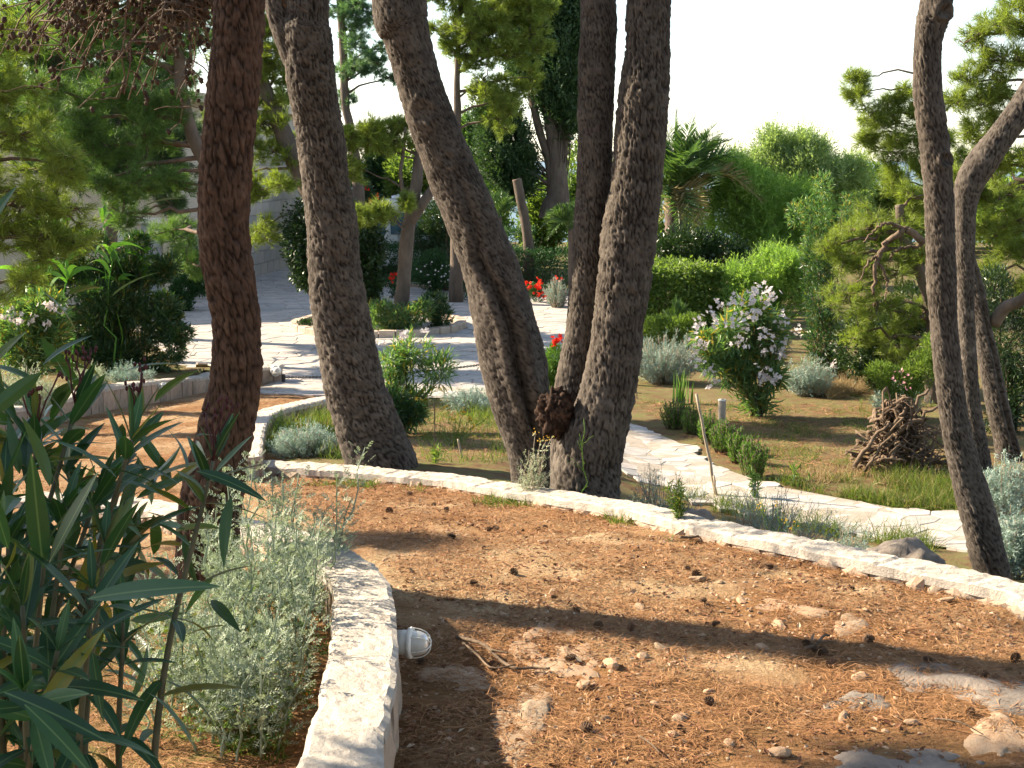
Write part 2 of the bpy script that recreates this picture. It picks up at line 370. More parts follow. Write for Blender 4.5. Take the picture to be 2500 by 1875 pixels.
terr = np.where((Y < fy + 0.05) | (X < -1.9), 1.0, 0.3)
terr = np.where((X < lx) & (Y > 8), 0.25, terr)
terr = terr * (1 - 0.7 * sstep(21, 24, Y))
green = np.where(terr < 0.9, 0.75, 0.12 + 0.55 * sstep(-0.7, -1.1, X) * (Y < 6.2))
matted = np.clip((1 - sstep(4.6, 6.2, Y + 0.9 * (fbm(q * 0.8, 3, 31) - 0.5))) + 0.6 * sstep(0.6, 0.1, fy - Y) * (Y < fy) + 0.5 * sstep(7.5, 9.5, Y), 0, 1)
ground = link('ground', mesh_np('ground', np.stack([X, Y, Z], -1).reshape(-1, 3), F, True, {'litter': terr.ravel(), 'green': green.ravel(), 'matted': matted.ravel()}), M['ground'])
tag(ground, 'needle strewn earth of the terraced garden', None, None, 'structure')
def TZ(x, y):
    """ground height with its small bumps"""
    q = np.stack([np.asarray(x, float), np.asarray(y, float), np.zeros_like(np.asarray(x, float))], -1)
    nr = 1 - sstep(12, 30, y)
    return T(x, y) + nr * (0.05 * (fbm(q * 0.9, 3, 3) - 0.5) + 0.03 * (fbm(q * 4, 3, 8) - 0.5) + 0.022 * (fbm(q * 14, 2, 5) - 0.5))
sea = link('sea', mesh_np('sea', np.array([[-9000, 110, -16], [9000, 110, -16], [9000, 15000, -16], [-9000, 15000, -16]], float), np.array([[0, 1, 2, 3]])), M['water'])
tag(sea, 'pale sea beyond the garden', None, None, 'structure')

# ------------------------------------------------------------------ paving: broken limestone slabs
def inpoly(px, py, poly):
    r = np.zeros(np.shape(px), bool); n = len(poly)
    for i in range(n):
        x0, y0 = poly[i]; x1, y1 = poly[(i + 1) % n]
        c = ((y0 > py) != (y1 > py)); xi = (x1 - x0) * (py - y0) / (y1 - y0 + 1e-12) + x0
        r ^= c & (px < xi)
    return r
def clip(poly, nx_, ny_, c):
    out = []
    for i in range(len(poly)):
        a, b = poly[i], poly[(i + 1) % len(poly)]
        da, db = a[0] * nx_ + a[1] * ny_ - c, b[0] * nx_ + b[1] * ny_ - c
        if da <= 0: out.append(a)
        if da * db < 0: t = da / (da - db); out.append((a[0] + t * (b[0] - a[0]), a[1] + t * (b[1] - a[1])))
    return out
def cells(poly, size, seed, aspect=1.0, holes=()):
    r = rs(seed); poly = np.asarray(poly); lo, hi = poly.min(0) - size, poly.max(0) + size
    sx, sy = size * aspect, size / aspect
    nu, nv = int((hi[0] - lo[0]) / sx) + 1, int((hi[1] - lo[1]) / sy) + 1
    U, Vv = np.meshgrid(np.arange(nu), np.arange(nv), indexing='ij')
    S = np.stack([lo[0] + (U + 0.5 + 0.95 * (r.rand(nu, nv) - 0.5) + 0.5 * (Vv % 2)) * sx, lo[1] + (Vv + 0.5 + 0.9 * (r.rand(nu, nv) - 0.5)) * sy], -1)
    ok = inpoly(S[..., 0], S[..., 1], poly)
    for hx, hy, hr in holes: ok &= (S[..., 0] - hx) ** 2 + (S[..., 1] - hy) ** 2 > hr ** 2
    out = []
    for i in range(2, nu - 2):
        for j in range(2, nv - 2):
            if not ok[i, j]: continue
            s = S[i, j]; pl = [(s[0] - sx * 2, s[1] - sy * 2), (s[0] + sx * 2, s[1] - sy * 2), (s[0] + sx * 2, s[1] + sy * 2), (s[0] - sx * 2, s[1] + sy * 2)]
            for di in range(-2, 3):
                for dj in range(-2, 3):
                    if di == 0 and dj == 0: continue
                    t = S[i + di, j + dj]; n = t - s; l = math.hypot(*n)
                    if l < 1e-6: continue
                    n = n / l; m = (s + t) / 2
                    pl = clip(pl, n[0], n[1], n[0] * m[0] + n[1] * m[1] - size * 0.022)
                    if len(pl) < 3: break
                if len(pl) < 3: break
            if len(pl) >= 3: out.append(np.array(pl))
    return out
def slab_mesh(pl, top, th, zf, r):
    c = pl.mean(0); n = len(pl); ins = c + (pl - c) * 0.965
    tilt = r.normal(size=2) * 0.008
    zt = np.array([zf(p[0], p[1]) for p in pl]) + top + (pl - c) @ tilt
    V = np.concatenate([np.column_stack([pl, zt - th]), np.column_stack([pl, zt - 0.004]), np.column_stack([ins, zt])])
    F = []
    for k in range(n):
        k2 = (k + 1) % n
        F += [[k, k2, n + k2], [k, n + k2, n + k], [n + k, n + k2, 2 * n + k2], [n + k, 2 * n + k2, 2 * n + k]]
    F += [[2 * n, 2 * n + k, 2 * n + k + 1] for k in range(1, n - 1)]
    return V, np.array(F)
def sheet(name, poly, zf, dz, mat, label, step=0.5):
    """a paved bed as a sheet over its outline"""
    from mathutils import geometry
    poly = [tuple(p) for p in poly]; dense = []
    for i in range(len(poly)):
        a, b = np.array(poly[i]), np.array(poly[(i + 1) % len(poly)]); k = max(1, int(np.linalg.norm(b - a) / step))
        dense += [tuple(a + (b - a) * t / k) for t in range(k)]
    arr = np.array(dense); lo, hi = arr.min(0), arr.max(0)
    gx, gy = np.meshgrid(np.arange(lo[0], hi[0], step), np.arange(lo[1], hi[1], step)); gx, gy = gx.ravel(), gy.ravel()
    ins = inpoly(gx, gy, dense); pts = [Vector(p) for p in dense] + [Vector((a, b)) for a, b in zip(gx[ins], gy[ins])]
    vs_, es_, fs_, *_r = geometry.delaunay_2d_cdt(pts, [(i, (i + 1) % len(dense)) for i in range(len(dense))], [], 1, 1e-5)
    vv = np.array([(v.x, v.y) for v in vs_]); V = np.column_stack([vv, zf(vv[:, 0], vv[:, 1]) + dz])
    o = link(name, mesh_np(name, V, np.array([list(f) for f in fs_ if len(f) == 3])), mat)
    return tag(o, label, None, None, 'structure')
def pave(bed, poly, size, seed, zf, nmax, holes=(), aspect=1.0):
    r = rs(seed); cl = cells(poly, size, seed, aspect, holes)
    def score(p): c = p.mean(0); return -np.ptp(p[:, 0]) / (c[1] ** 1.0 + 0.1) * (1 if abs(c[0] / c[1]) < 0.42 else 0.01)
    cl.sort(key=score); mb = MB()
    for i, p in enumerate(cl):
        V, F = slab_mesh(p, 0.018 + 0.008 * r.rand(), 0.03, zf, r)
        if i < nmax:
            c = V.mean(0); link('paving_stone', mesh_np('paving_stone', V - c, F), M['paving'], bed, c)
        else: mb.add(V, F)
    if mb.n: mb.build('paving_stones_beyond', M['paving'], bed, kind='stuff')
tz1 = lambda x, y: float(T(np.array([x]), np.array([y]))[0]) if np.ndim(x) == 0 else T(x, y)
PLAZA_PX = [(600, 962), (700, 965), (800, 968), (1000, 976), (1190, 968), (1330, 905), (1430, 860), (1560, 800), (1560, 735), (1400, 722), (1300, 728), (1130, 712), (940, 696), (760, 680), (720, 645), (640, 655), (560, 690), (430, 738), (380, 752), (330, 800), (420, 880), (500, 905), (684, 927), (640, 945)]
plaza_poly = [G(x, y)[:2] for x, y in PLAZA_PX]
RING = (G(925, 800)[0], G(925, 800)[1], 1.85)
plaza = sheet('plaza', plaza_poly, T, 0.012, M['joint'], 'plaza of broken limestone paving around a planted ring', 0.8)
pave(plaza, plaza_poly, 0.42, 11, tz1, 300, [(RING[0], RING[1], RING[2] - 0.1)], 1.1)
PATH_PX = [(1190, 962), (1330, 960), (1440, 985), (1537, 1036), (1651, 1082), (1739, 1139), (1885, 1190), (2018, 1215), (2176, 1244), (2340, 1262), (2560, 1275), (2700, 1380), (2480, 1360), (2296, 1340), (2005, 1290), (1800, 1250), (1640, 1200), (1543, 1160), (1420, 1110), (1300, 1050), (1150, 985)]
path_poly = [G(x, y)[:2] for x, y in PATH_PX]
path = sheet('garden_path', path_poly, T, 0.02, M['joint'], 'curving footpath of pale broken limestone slabs', 0.3)
pave(path, path_poly, 0.25, 23, tz1, 300)

# ------------------------------------------------------------------ low stone walls
def resample(pts, step):
    pts = np.asarray(pts, float); c = catmull(pts, 40 * len(pts)); s = np.r_[0, np.cumsum(np.linalg.norm(np.diff(c, axis=0), axis=1))]
    n = max(2, int(s[-1] / step)); t = np.linspace(0, s[-1], n)
    return np.column_stack([np.interp(t, s, c[:, k]) for k in range(c.shape[1])]), t
def stone_block(r, w, h, th):
    """a roughly dressed upright slab: w along x, th along y (front at -y), h along z"""
    n, m = 4, 4
    V = []
    for j in range(m):
        for i in range(n):
            x, z = (i / (n - 1) - 0.5) * w, j / (m - 1) * h
            e = (i in (0, n - 1)) or (j in (0, m - 1))
            V.append([x + r.normal() * 0.004, -th + (0.4 * th if e else -0.25 * th * r.rand()) + r.normal() * 0.003, z + r.normal() * 0.004])
    for j in range(m):
        for i in range(n):
            if (i in (0, n - 1)) or (j in (0, m - 1)): V.append([(i / (n - 1) - 0.5) * w, 0.03, j / (m - 1) * h])
    V = np.array(V); F = []
    for j in range(m - 1):
        for i in range(n - 1): F.append([j * n + i, j * n + i + 1, (j + 1) * n + i + 1, (j + 1) * n + i])
    ring = [(0, i) for i in range(n)] + [(j, n - 1) for j in range(1, m)] + [(m - 1, i) for i in range(n - 2, -1, -1)] + [(j, 0) for j in range(m - 2, 0, -1)]
    back = {}; k = n * m
    for j in range(m):
        for i in range(n):
            if (i in (0, n - 1)) or (j in (0, m - 1)): back[(j, i)] = k; k += 1
    for a, b in zip(ring, ring[1:] + ring[:1]): F.append([a[0] * n + a[1], back[a], back[b], b[0] * n + b[1]])
    F = np.array(F); return V, np.concatenate([F[:, [0, 1, 2]], F[:, [0, 2, 3]]])
def wall(label, pts, width, top, sides, seed, bury=0.25, stone_w=(0.08, 0.2), cap_mat='mortar', group=None):
    """pts: centre line (x, y); top: height of the wall's top above the land on the terrace side, a function of (s, x, y) -> z"""
    r = rs(seed); c, s = resample(pts, 0.02); tg = unit(np.gradient(c[:, :2], axis=0)); nm = np.column_stack([-tg[:, 1], tg[:, 0]])
    zt = top(s, c[:, 0], c[:, 1]); base = np.array([c[0, 0], c[0, 1], float(T(c[0, 0], c[0, 1]))])
    root = empty('low_stone_wall', base, label, 'wall', group)
    # core
    K = np.linspace(-0.5, 0.5, 13); W = width - 0.02; edge = 0.012 * (fbm(np.column_stack([s * 6, s * 0, s * 0 + seed]), 3, seed) - 0.5)
    # cap: mortar and stone flakes
    U = np.repeat(K[None] * (W + 0.02), len(s), 0); wob = 0.03 * (fbm(np.stack([s[:, None] * 9 + 0 * U, np.sign(U) * 5 + 0 * s[:, None], U * 0 + seed], -1), 3, seed) - 0.5) * (np.abs(K)[None] > 0.4)
    U = U + wob
    px, py = c[:, 0:1] + nm[:, 0:1] * U, c[:, 1:2] + nm[:, 1:2] * U
    wp = 0.6 * fbm(np.stack([px * 14, py * 14, 0 * px], -1), 2, seed); f1, f2, idn = cell2(px / 0.09 + wp, py / 0.05 + wp, None, seed)
    lump = 0.005 * sstep(0, 0.2, f2 - f1) + 0.006 * (idn - 0.5) + 0.018 * (fbm(np.stack([px * 5, py * 5, 0 * px], -1), 4, seed + 4) - 0.5)
    js = np.cumsum(r.uniform(0.18, 0.5, 200)); js = js[js < s[-1]]
    for q in js:
        off = 0.03 * (fbm(np.stack([U * 9, 0 * U, 0 * U + q], -1), 2, seed) - 0.5) * 2; lump = lump - 0.009 * np.exp(-((s[:, None] - q - off) / 0.014) ** 2)
    pz = zt[:, None] + lump - 0.02 * np.maximum(np.abs(K)[None] - 0.42, 0) / 0.08 * fbm(np.column_stack([s * 12, s * 0, s * 0]), 3, seed)[:, None]
    n, k = px.shape
    top_v = np.stack([px, py, pz], -1)
    lo = np.stack([px[:, [0, -1]], py[:, [0, -1]], np.repeat(zt[:, None] - 0.05, 2, 1)], -1)
    full = np.concatenate([lo[:, :1], top_v, lo[:, 1:]], 1); kk = k + 2
    i = np.arange(n - 1)[:, None] * kk; j = np.arange(kk - 1)[None]; F = np.stack([i + j, i + kk + j, i + kk + j + 1, i + j + 1], -1).reshape(-1, 4)
    e0 = np.arange(kk); mb = MB(); mb.add(full.reshape(-1, 3), F)
    mb.F.append(np.array([[0, q, q + 1] for q in range(1, kk - 1)])); mb.F.append(np.array([[(n - 1) * kk, (n - 1) * kk + q + 1, (n - 1) * kk + q] for q in range(1, kk - 1)]))
    mb.build('mortar_cap', M[cap_mat], root)
    h = W / 2 - 0.015; core = MB()
    g0 = T(c[:, 0], c[:, 1]); st = slice(None, None, 4)
    A = np.stack([np.column_stack([c[:, :2] - nm * h, g0 - bury]), np.column_stack([c[:, :2] - nm * h, zt - 0.03]), np.column_stack([c[:, :2] + nm * h, zt - 0.03]), np.column_stack([c[:, :2] + nm * h, g0 - bury])], 1)[st]
    m = len(A); i = np.arange(m - 1)[:, None] * 4; j = np.arange(3)[None]
    core.add(A.reshape(-1, 3), np.stack([i + j, i + 4 + j, i + 4 + j + 1, i + j + 1], -1).reshape(-1, 4))
    core.F.append(np.array([[0, 1, 2], [0, 2, 3], [4 * m - 4, 4 * m - 2, 4 * m - 3], [4 * m - 4, 4 * m - 1, 4 * m - 2]])); core.build('core', M['joint'], root)
    for side in sides:
        p = 0.0
        while p < s[-1] - 0.05:
            w = r.uniform(*stone_w); q = min(p + w / 2, s[-1] - 0.03); ix = int(np.searchsorted(s, q)); ix = min(ix, n - 1)
            b = c[ix, :2] + nm[ix] * side * h; gz = float(T(b[0] + nm[ix, 0] * side * 0.1, b[1] + nm[ix, 1] * side * 0.1)); gz = min(gz, float(g0[ix])) - 0.06
            hh = zt[ix] - 0.022 - 0.02 * r.rand() - gz
            if hh > 0.04:
                V, F = stone_block(r, w - 0.008, hh, 0.018 + 0.016 * r.rand())
                ang = math.atan2(nm[ix, 1] * side, nm[ix, 0] * side) + math.pi / 2
                o = link('stone', mesh_np('stone', V, F, False), M['wall_face'], root, (b[0] - base[0], b[1] - base[1], gz - base[2]), (0, 0, ang))
            p += w
    return root
# near wall: along the left bed, then curling left behind the reddish pine
NW_PX = [(640, 2300), (760, 2060), (826, 1880), (858, 1738), (884, 1633), (888, 1527), (886, 1448), (862, 1398), (800, 1350), (700, 1308), (590, 1280), (460, 1252), (380, 1235), (250, 1222), (60, 1210)]
NWH = [0.27] * 6 + [0.26, 0.25, 0.21, 0.17, 0.13, 0.11, 0.1, 0.1, 0.1]
NWP = np.array([hit(FT, x, y, h) for (x, y), h in zip(NW_PX, NWH)])
near_wall = wall('low limestone wall with a bulkhead lamp curling round the oleander bed in the foreground', NWP[:, :2], 0.24, lambda s, x, y: Tt(y) + np.interp(s, np.linspace(0, s[-1], 15) if False else np.r_[0, np.cumsum(np.linalg.norm(np.diff(NWP[:, :2], axis=0), axis=1))], NWH), (1, -1), 5)
front_wall = wall('long sunlit white topped kerb wall sweeping past the feet of the big pines', FWP[:, :2], 0.21, lambda s, x, y: Tt(y) + 0.085, (-1,), 6, 0.5)
VW_PX = [(598, 1118), (600, 1100), (604, 1075), (614, 1046), (630, 1017), (663, 1001), (703, 990), (749, 980), (800, 970), (860, 962)]
VWP = np.array([hit(FT, x, y, 0.17) for x, y in VW_PX])
side_wall = wall('low stone wall climbing behind the silver shrub between the two left pines', VWP[:, :2], 0.25, lambda s, x, y: Tt(y) + 0.17, (-1, 1), 7)
back_wall = wall('low retaining wall of upright pale stones below the big oleander thicket', LWP[:, :2], 0.26, lambda s, x, y: Tt(y) + 0.27 + 0.03 * np.sin(s), (-1,), 8, 0.3, (0.12, 0.3))
# kerb at the far edge of the plaza
KB = [G(x, y)[:2] for x, y in [(930, 697), (1040, 703), (1130, 714), (1230, 722), (1300, 728), (1400, 722), (1500, 735)]]
kerb = wall('low stone kerb edging the flower bed at the back of the plaza', KB, 0.25, lambda s, x, y: T(x, y) + 0.13, (-1,), 9, 0.2, (0.25, 0.5))
# round planter kerb
def ring_planter():
    cx, cy, R0 = RING; root = empty('round_planter', (cx, cy, -1.5), 'round stone kerb ring planted with pines in the middle of the plaza', 'planter')
    r = rs(31); n = 34; a = 0.0; V0 = []
    for k in range(n):
        a0, a1 = 2 * math.pi * k / n + 0.006, 2 * math.pi * (k + 1) / n - 0.006; h = 0.15 + 0.015 * r.rand()
        aa = np.linspace(a0, a1, 4); prof = [(R0 - 0.2, -0.1), (R0 - 0.2, h - 0.015), (R0 - 0.18, h), (R0 - 0.015, h), (R0 + 0.0, h - 0.02), (R0 + 0.0, -0.1)]
        V = np.array([[math.cos(t) * p[0], math.sin(t) * p[0], p[1]] for t in aa for p in prof]) + r.normal(size=(24, 3)) * 0.004
        F = [[i * 6 + j, i * 6 + (j + 1) % 6, (i + 1) * 6 + (j + 1) % 6, (i + 1) * 6 + j] for i in range(3) for j in range(6)]
        F += [[0, 1, 2, 5], [2, 3, 4, 5], [18, 23, 20, 19], [20, 23, 22, 21]]; F = np.array(F)
        c = V.mean(0); link('kerb_stone', mesh_np('kerb_stone', V - c, np.concatenate([F[:, [0, 1, 2]], F[:, [0, 2, 3]]])), M['limestone'], root, c)
    t = np.linspace(0, 2 * math.pi, 33)[:-1]; V = [[0, 0, 0.12]]; F = []
    for rr, z in ((0.9, 0.1), (R0 - 0.17, 0.06)):
        V += [[math.cos(q) * rr, math.sin(q) * rr, z + 0.03 * r.rand()] for q in t]
    F += [[0, 1 + k, 1 + (k + 1) % 32] for k in range(32)]
    for k in range(32): F += [[1 + k, 33 + k, 33 + (k + 1) % 32], [1 + k, 33 + (k + 1) % 32, 1 + (k + 1) % 32]]
    link('soil', mesh_np('soil', np.array(V), np.array(F), True), M['joint'], root)
    return root
ring_planter()

# ------------------------------------------------------------------ pines with bark in relief
def trunk_geo(c, rad, k, seed, plate=(0.03, 0.07), depth=0.012, groove=None, knots=(), lump=0.1, step=0.012):
    """bark-relief tube round centre line c with radii rad; returns V, F, plate attribute"""
    seg = np.r_[0, np.cumsum(np.linalg.norm(np.diff(c, axis=0), axis=1))]; n = max(8, int(seg[-1] / step)); t = np.linspace(0, seg[-1], n)
    cc = np.column_stack([np.interp(t, seg, c[:, q]) for q in range(3)]); rr = np.interp(t, seg, rad)
    ker = np.ones(9) / 9
    for q in range(3): cc[4:-4, q] = np.convolve(cc[:, q], ker, 'valid')
    rr[4:-4] = np.convolve(rr, ker, 'valid')
    tg = unit(np.gradient(cc, axis=0)); ref = np.array([1.0, 0, 0]); e1 = unit(ref - tg * (tg @ ref)[:, None]); e2 = np.cross(e1, tg)
    if e2[:, 1].mean() > 0: e2 = -e2                        # e2 towards the viewer's side
    a = np.arange(k) / k * 2 * math.pi
    circ = 2 * math.pi * rr.mean(); wrap = max(6, int(circ / plate[0]))
    A, S = np.meshgrid(a, t); dirs = np.cos(A)[..., None] * e1[:, None] + np.sin(A)[..., None] * e2[:, None]
    base = cc[:, None] + rr[:, None, None] * dirs
    warp = 0.5 * (fbm(base * 9, 3, seed + 9) - 0.5)
    U = A / (2 * math.pi) * wrap; w2 = fbm(base * 34, 2, seed + 12) - 0.5; U = U + 1.6 * warp + 0.55 * w2
    f1, f2, idn = cell2(U % wrap, S / plate[1] + 1.8 * warp + 0.5 * w2, wrap, seed)
    pl = sstep(0.0, 0.08 + 0.5 * np.clip(fbm(base * 7, 2, seed + 30) - 0.3, 0, 1), f2 - f1)
    g1, g2, idn2 = cell2((U * 2.0) % (2 * wrap), S / (plate[1] * 0.45) + 2.5 * warp + 0.8 * w2, 2 * wrap, seed + 71); pl = pl * (0.6 + 0.4 * sstep(0.0, 0.3, g2 - g1)); idn = 0.6 * idn + 0.4 * idn2
    d = depth * (pl - 0.6) + depth * 0.7 * (idn - 0.5) * pl + depth * 1.1 * (fbm(base * np.array([55, 55, 30]), 3, seed + 2) - 0.5)
    d = d + lump * rr[:, None] * 2 * (fbm(base * 3.2, 3, seed + 5) - 0.5)
    if groove:
        gs = np.array([g[0] for g in groove]); gu = np.array([g[1] for g in groove]); gd = np.array([g[2] for g in groove])
        o = np.argsort(gs); th0 = np.arccos(np.clip(np.interp(t / seg[-1], gs[o], gu[o]), -0.95, 0.95)); dp = np.interp(t / seg[-1], gs[o], gd[o])
        dth = np.abs(A - th0[:, None] - 0.06 * np.sin(S * 7))
        d = d - dp[:, None] * rr[:, None] * np.exp(-(dth / 0.13) ** 2) + 0.35 * dp[:, None] * rr[:, None] * np.exp(-((dth - 0.36) / 0.2) ** 2)
    for (ks, ku, kr, ka) in knots:
        dd = np.sqrt(((S - ks * seg[-1])) ** 2 + ((A - math.acos(ku)) * rr[:, None]) ** 2) / kr
        d = d + ka * (np.exp(-((dd - 1) / 0.35) ** 2) - 0.9 * np.exp(-(dd / 0.6) ** 2))
    V = (base + d[..., None] * dirs).reshape(-1, 3)
    i = np.arange(n - 1)[:, None] * k; j = np.arange(k)[None]; F = np.stack([i + j, i + k + j, i + k + (j + 1) % k, i + (j + 1) % k], -1).reshape(-1, 4)
    return V, F, (pl * (0.55 + 0.45 * idn)).ravel()
def rows_to_line(rows, Y, sink=0.35, up=0.0, lean=None, top_r=0.6):
    """rows of (y, left, right) in photo pixels -> centre line (bottom up) and radii at depth Y"""
    rows = sorted(rows, key=lambda q: -q[0]); c, rad = [], []
    for (y, l, r_) in rows:
        p = P((l + r_) / 2, y, Y); dz = np.linalg.norm(p - EYE) * 0.995
        c.append(p); rad.append((r_ - l) / 2 / math.hypot(FPX, math.hypot((l + r_) / 2 - 1250, y - 937.5)) * np.linalg.norm(p - EYE))
    c, rad = np.array(c), np.array(rad)
    b = c[0] - np.array([(c[1] - c[0])[0] * 0.3, 0, sink]); c = np.concatenate([[b], c]); rad = np.r_[rad[0] * 1.05, rad]
    if up:
        d = unit(c[-1] - c[-3]) if lean is None else unit(np.array(lean, float))
        d = unit(d * 0.7 + np.array([0, 0, 0.5])); c = np.concatenate([c, [c[-1] + d * up * 0.5, c[-1] + d * up]]); rad = np.r_[rad, rad[-1] * (1 + top_r) / 2, rad[-1] * top_r]
    full = catmull(np.column_stack([c, rad]), 24 * len(c)); return full[:, :3], full[:, 3]
def tuft_template(n, length, width, spread, seed=0):
    r = rs(seed); V, F = [], []
    for k in range(n):
        a = r.rand() * 2 * math.pi; s = spread * math.sqrt(r.rand()); d = np.array([math.cos(s), math.sin(s) * math.cos(a), math.sin(s) * math.sin(a)])
        sd = unit(np.cross(d, r.normal(size=3))); b = np.array([r.uniform(-0.25, 0.1) * length, 0, 0]); L = length * r.uniform(0.75, 1.1)
        V += [b - sd * width / 2, b + sd * width / 2, b + d * L]; F.append([3 * k, 3 * k + 1, 3 * k + 2])
    return np.array(V), np.array(F)
def leaf_template(w=0.2, fold=0.12, curl=0.12):
    V = np.array([[0, 0, 0], [0.35, w / 2, fold * w], [0.35, -w / 2, fold * w], [0.7, w * 0.38, fold * w - curl * 0.4], [0.7, -w * 0.38, fold * w - curl * 0.4], [1, 0, -curl], [0.35, 0, 0], [0.7, 0, -curl * 0.4]])
    return V, np.array([[0, 6, 1], [0, 2, 6], [6, 7, 3], [6, 3, 1], [6, 2, 4], [6, 4, 7], [7, 5, 3], [7, 4, 5]])
def diamond(w=0.4, fold=0.15): return np.array([[0, 0, 0], [0.42, w / 2, fold * w], [0.42, -w / 2, fold * w], [1, 0, -0.06]]), np.array([[0, 3, 1], [0, 2, 3]])
def plume_template(n, length, width, side, seed=0):
    """a feathery shoot: axis along x, short scale needles all round"""
    r = rs(seed); V, F = [], []
    for k in range(n):
        x = length * (k + 0.5) / n; a = r.rand() * 6.283; L = side * (1.1 - 0.7 * k / n) * r.uniform(0.7, 1.2)
        d = unit(np.array([1.2, math.cos(a), math.sin(a)])); sd = unit(np.cross(d, r.normal(size=3))); b = np.array([x, 0, 0])
        V += [b - sd * width / 2, b + sd * width / 2, b + d * L]; F.append([3 * k, 3 * k + 1, 3 * k + 2])
    return np.array(V), np.array(F)
def lobed_template(wl=0.085, k1=1.0):
    """dusty-miller leaf: cut into blunt lobes"""
    V = [[0, 0, 0], [0.5, 0.03, 0.0], [0.5, -0.03, 0.0], [1.0, 0, -0.06]]; F = [[0, 2, 1], [1, 2, 3]]
    for x, l, a in ((0.25, 0.17, 0.95), (0.46, 0.24, 0.9), (0.67, 0.23, 0.8), (0.86, 0.16, 0.65)):
        for s in (1, -1):
            k = len(V); d = np.array([math.cos(a), s * math.sin(a)]); n2 = np.array([-d[1], d[0]]) * wl
            b = np.array([x - 0.05, 0]); e = b + d * l
            V += [[*(b - n2 * 0.5), 0], [*(b + n2 * 0.5), 0], [*(e + n2), 0.05], [*(e - n2), 0.05]]
            F += [[k, k + 3, k + 2], [k, k + 2, k + 1]]
    return np.array(V), np.array(F)
def fine_template():
    V = [[0, 0, 0], [0.5, 0.03, 0.0], [0.5, -0.03, 0.0], [1.0, 0, -0.06]]; F = [[0, 2, 1], [1, 2, 3]]
    for x, l, a in ((0.33, 0.25, 0.92), (0.68, 0.26, 0.82)):
        for sg in (1, -1):
            k = len(V); V += [[x - 0.06, 0, 0], [x + 0.06, 0, 0], [x + l * math.cos(a), sg * l * math.sin(a), 0.04]]; F.append([k, k + 1, k + 2])
    return np.array(V), np.array(F)
TUFT = {}
def tuft(d):
    key = 3 if d == 40 else (0 if d < 12 else (1 if d < 24 else 2))
    if key not in TUFT: TUFT[key] = tuft_template((12, 11, 8, 5)[key], (0.1, 0.15, 0.19, 0.32)[key], (0.0045, 0.007, 0.0125, 0.055)[key], 0.75, key)
    return TUFT[key]
def branch_path(a, b, r, sag=0.12, n=7, jit=0.035):
    a, b = np.asarray(a, float), np.asarray(b, float); L = np.linalg.norm(b - a); t = np.linspace(0, 1, n)[:, None]
    j = r.normal(size=(n, 3)) * L * jit * np.sin(t * math.pi); return a + (b - a) * t + j + np.array([0, 0, sag * L]) * np.sin(t * math.pi)
def many_tubes(A, B, L, r, k=3, r0=0.009, r1=0.004):
    n = len(A); t = np.linspace(0, 1, 2); c = A[:, None] + (B - A)[:, None] * t[None, :, None] + r.normal(size=(n, 2, 3)) * (L * 0.04)[:, None, None] * np.sin(t * math.pi)[None, :, None]
    d = unit(B - A); e1 = unit(np.cross(d, r.normal(size=(n, 3)))); e2 = np.cross(d, e1); a = np.arange(k) / k * 2 * math.pi; rad = np.linspace(r0, r1, 2)
    V = c[:, :, None] + rad[None, :, None, None] * (np.cos(a)[None, None, :, None] * e1[:, None, None] + np.sin(a)[None, None, :, None] * e2[:, None, None])
    i = np.arange(1)[:, None] * k; j = np.arange(k)[None]; f = np.stack([i + j, i + (j + 1) % k, i + k + (j + 1) % k, i + k + j], -1).reshape(-1, 4); f = np.concatenate([f[:, [0, 1, 2]], f[:, [0, 2, 3]]])
    return V.reshape(-1, 3), (f[None] + (np.arange(n) * 2 * k)[:, None, None]).reshape(-1, 3)
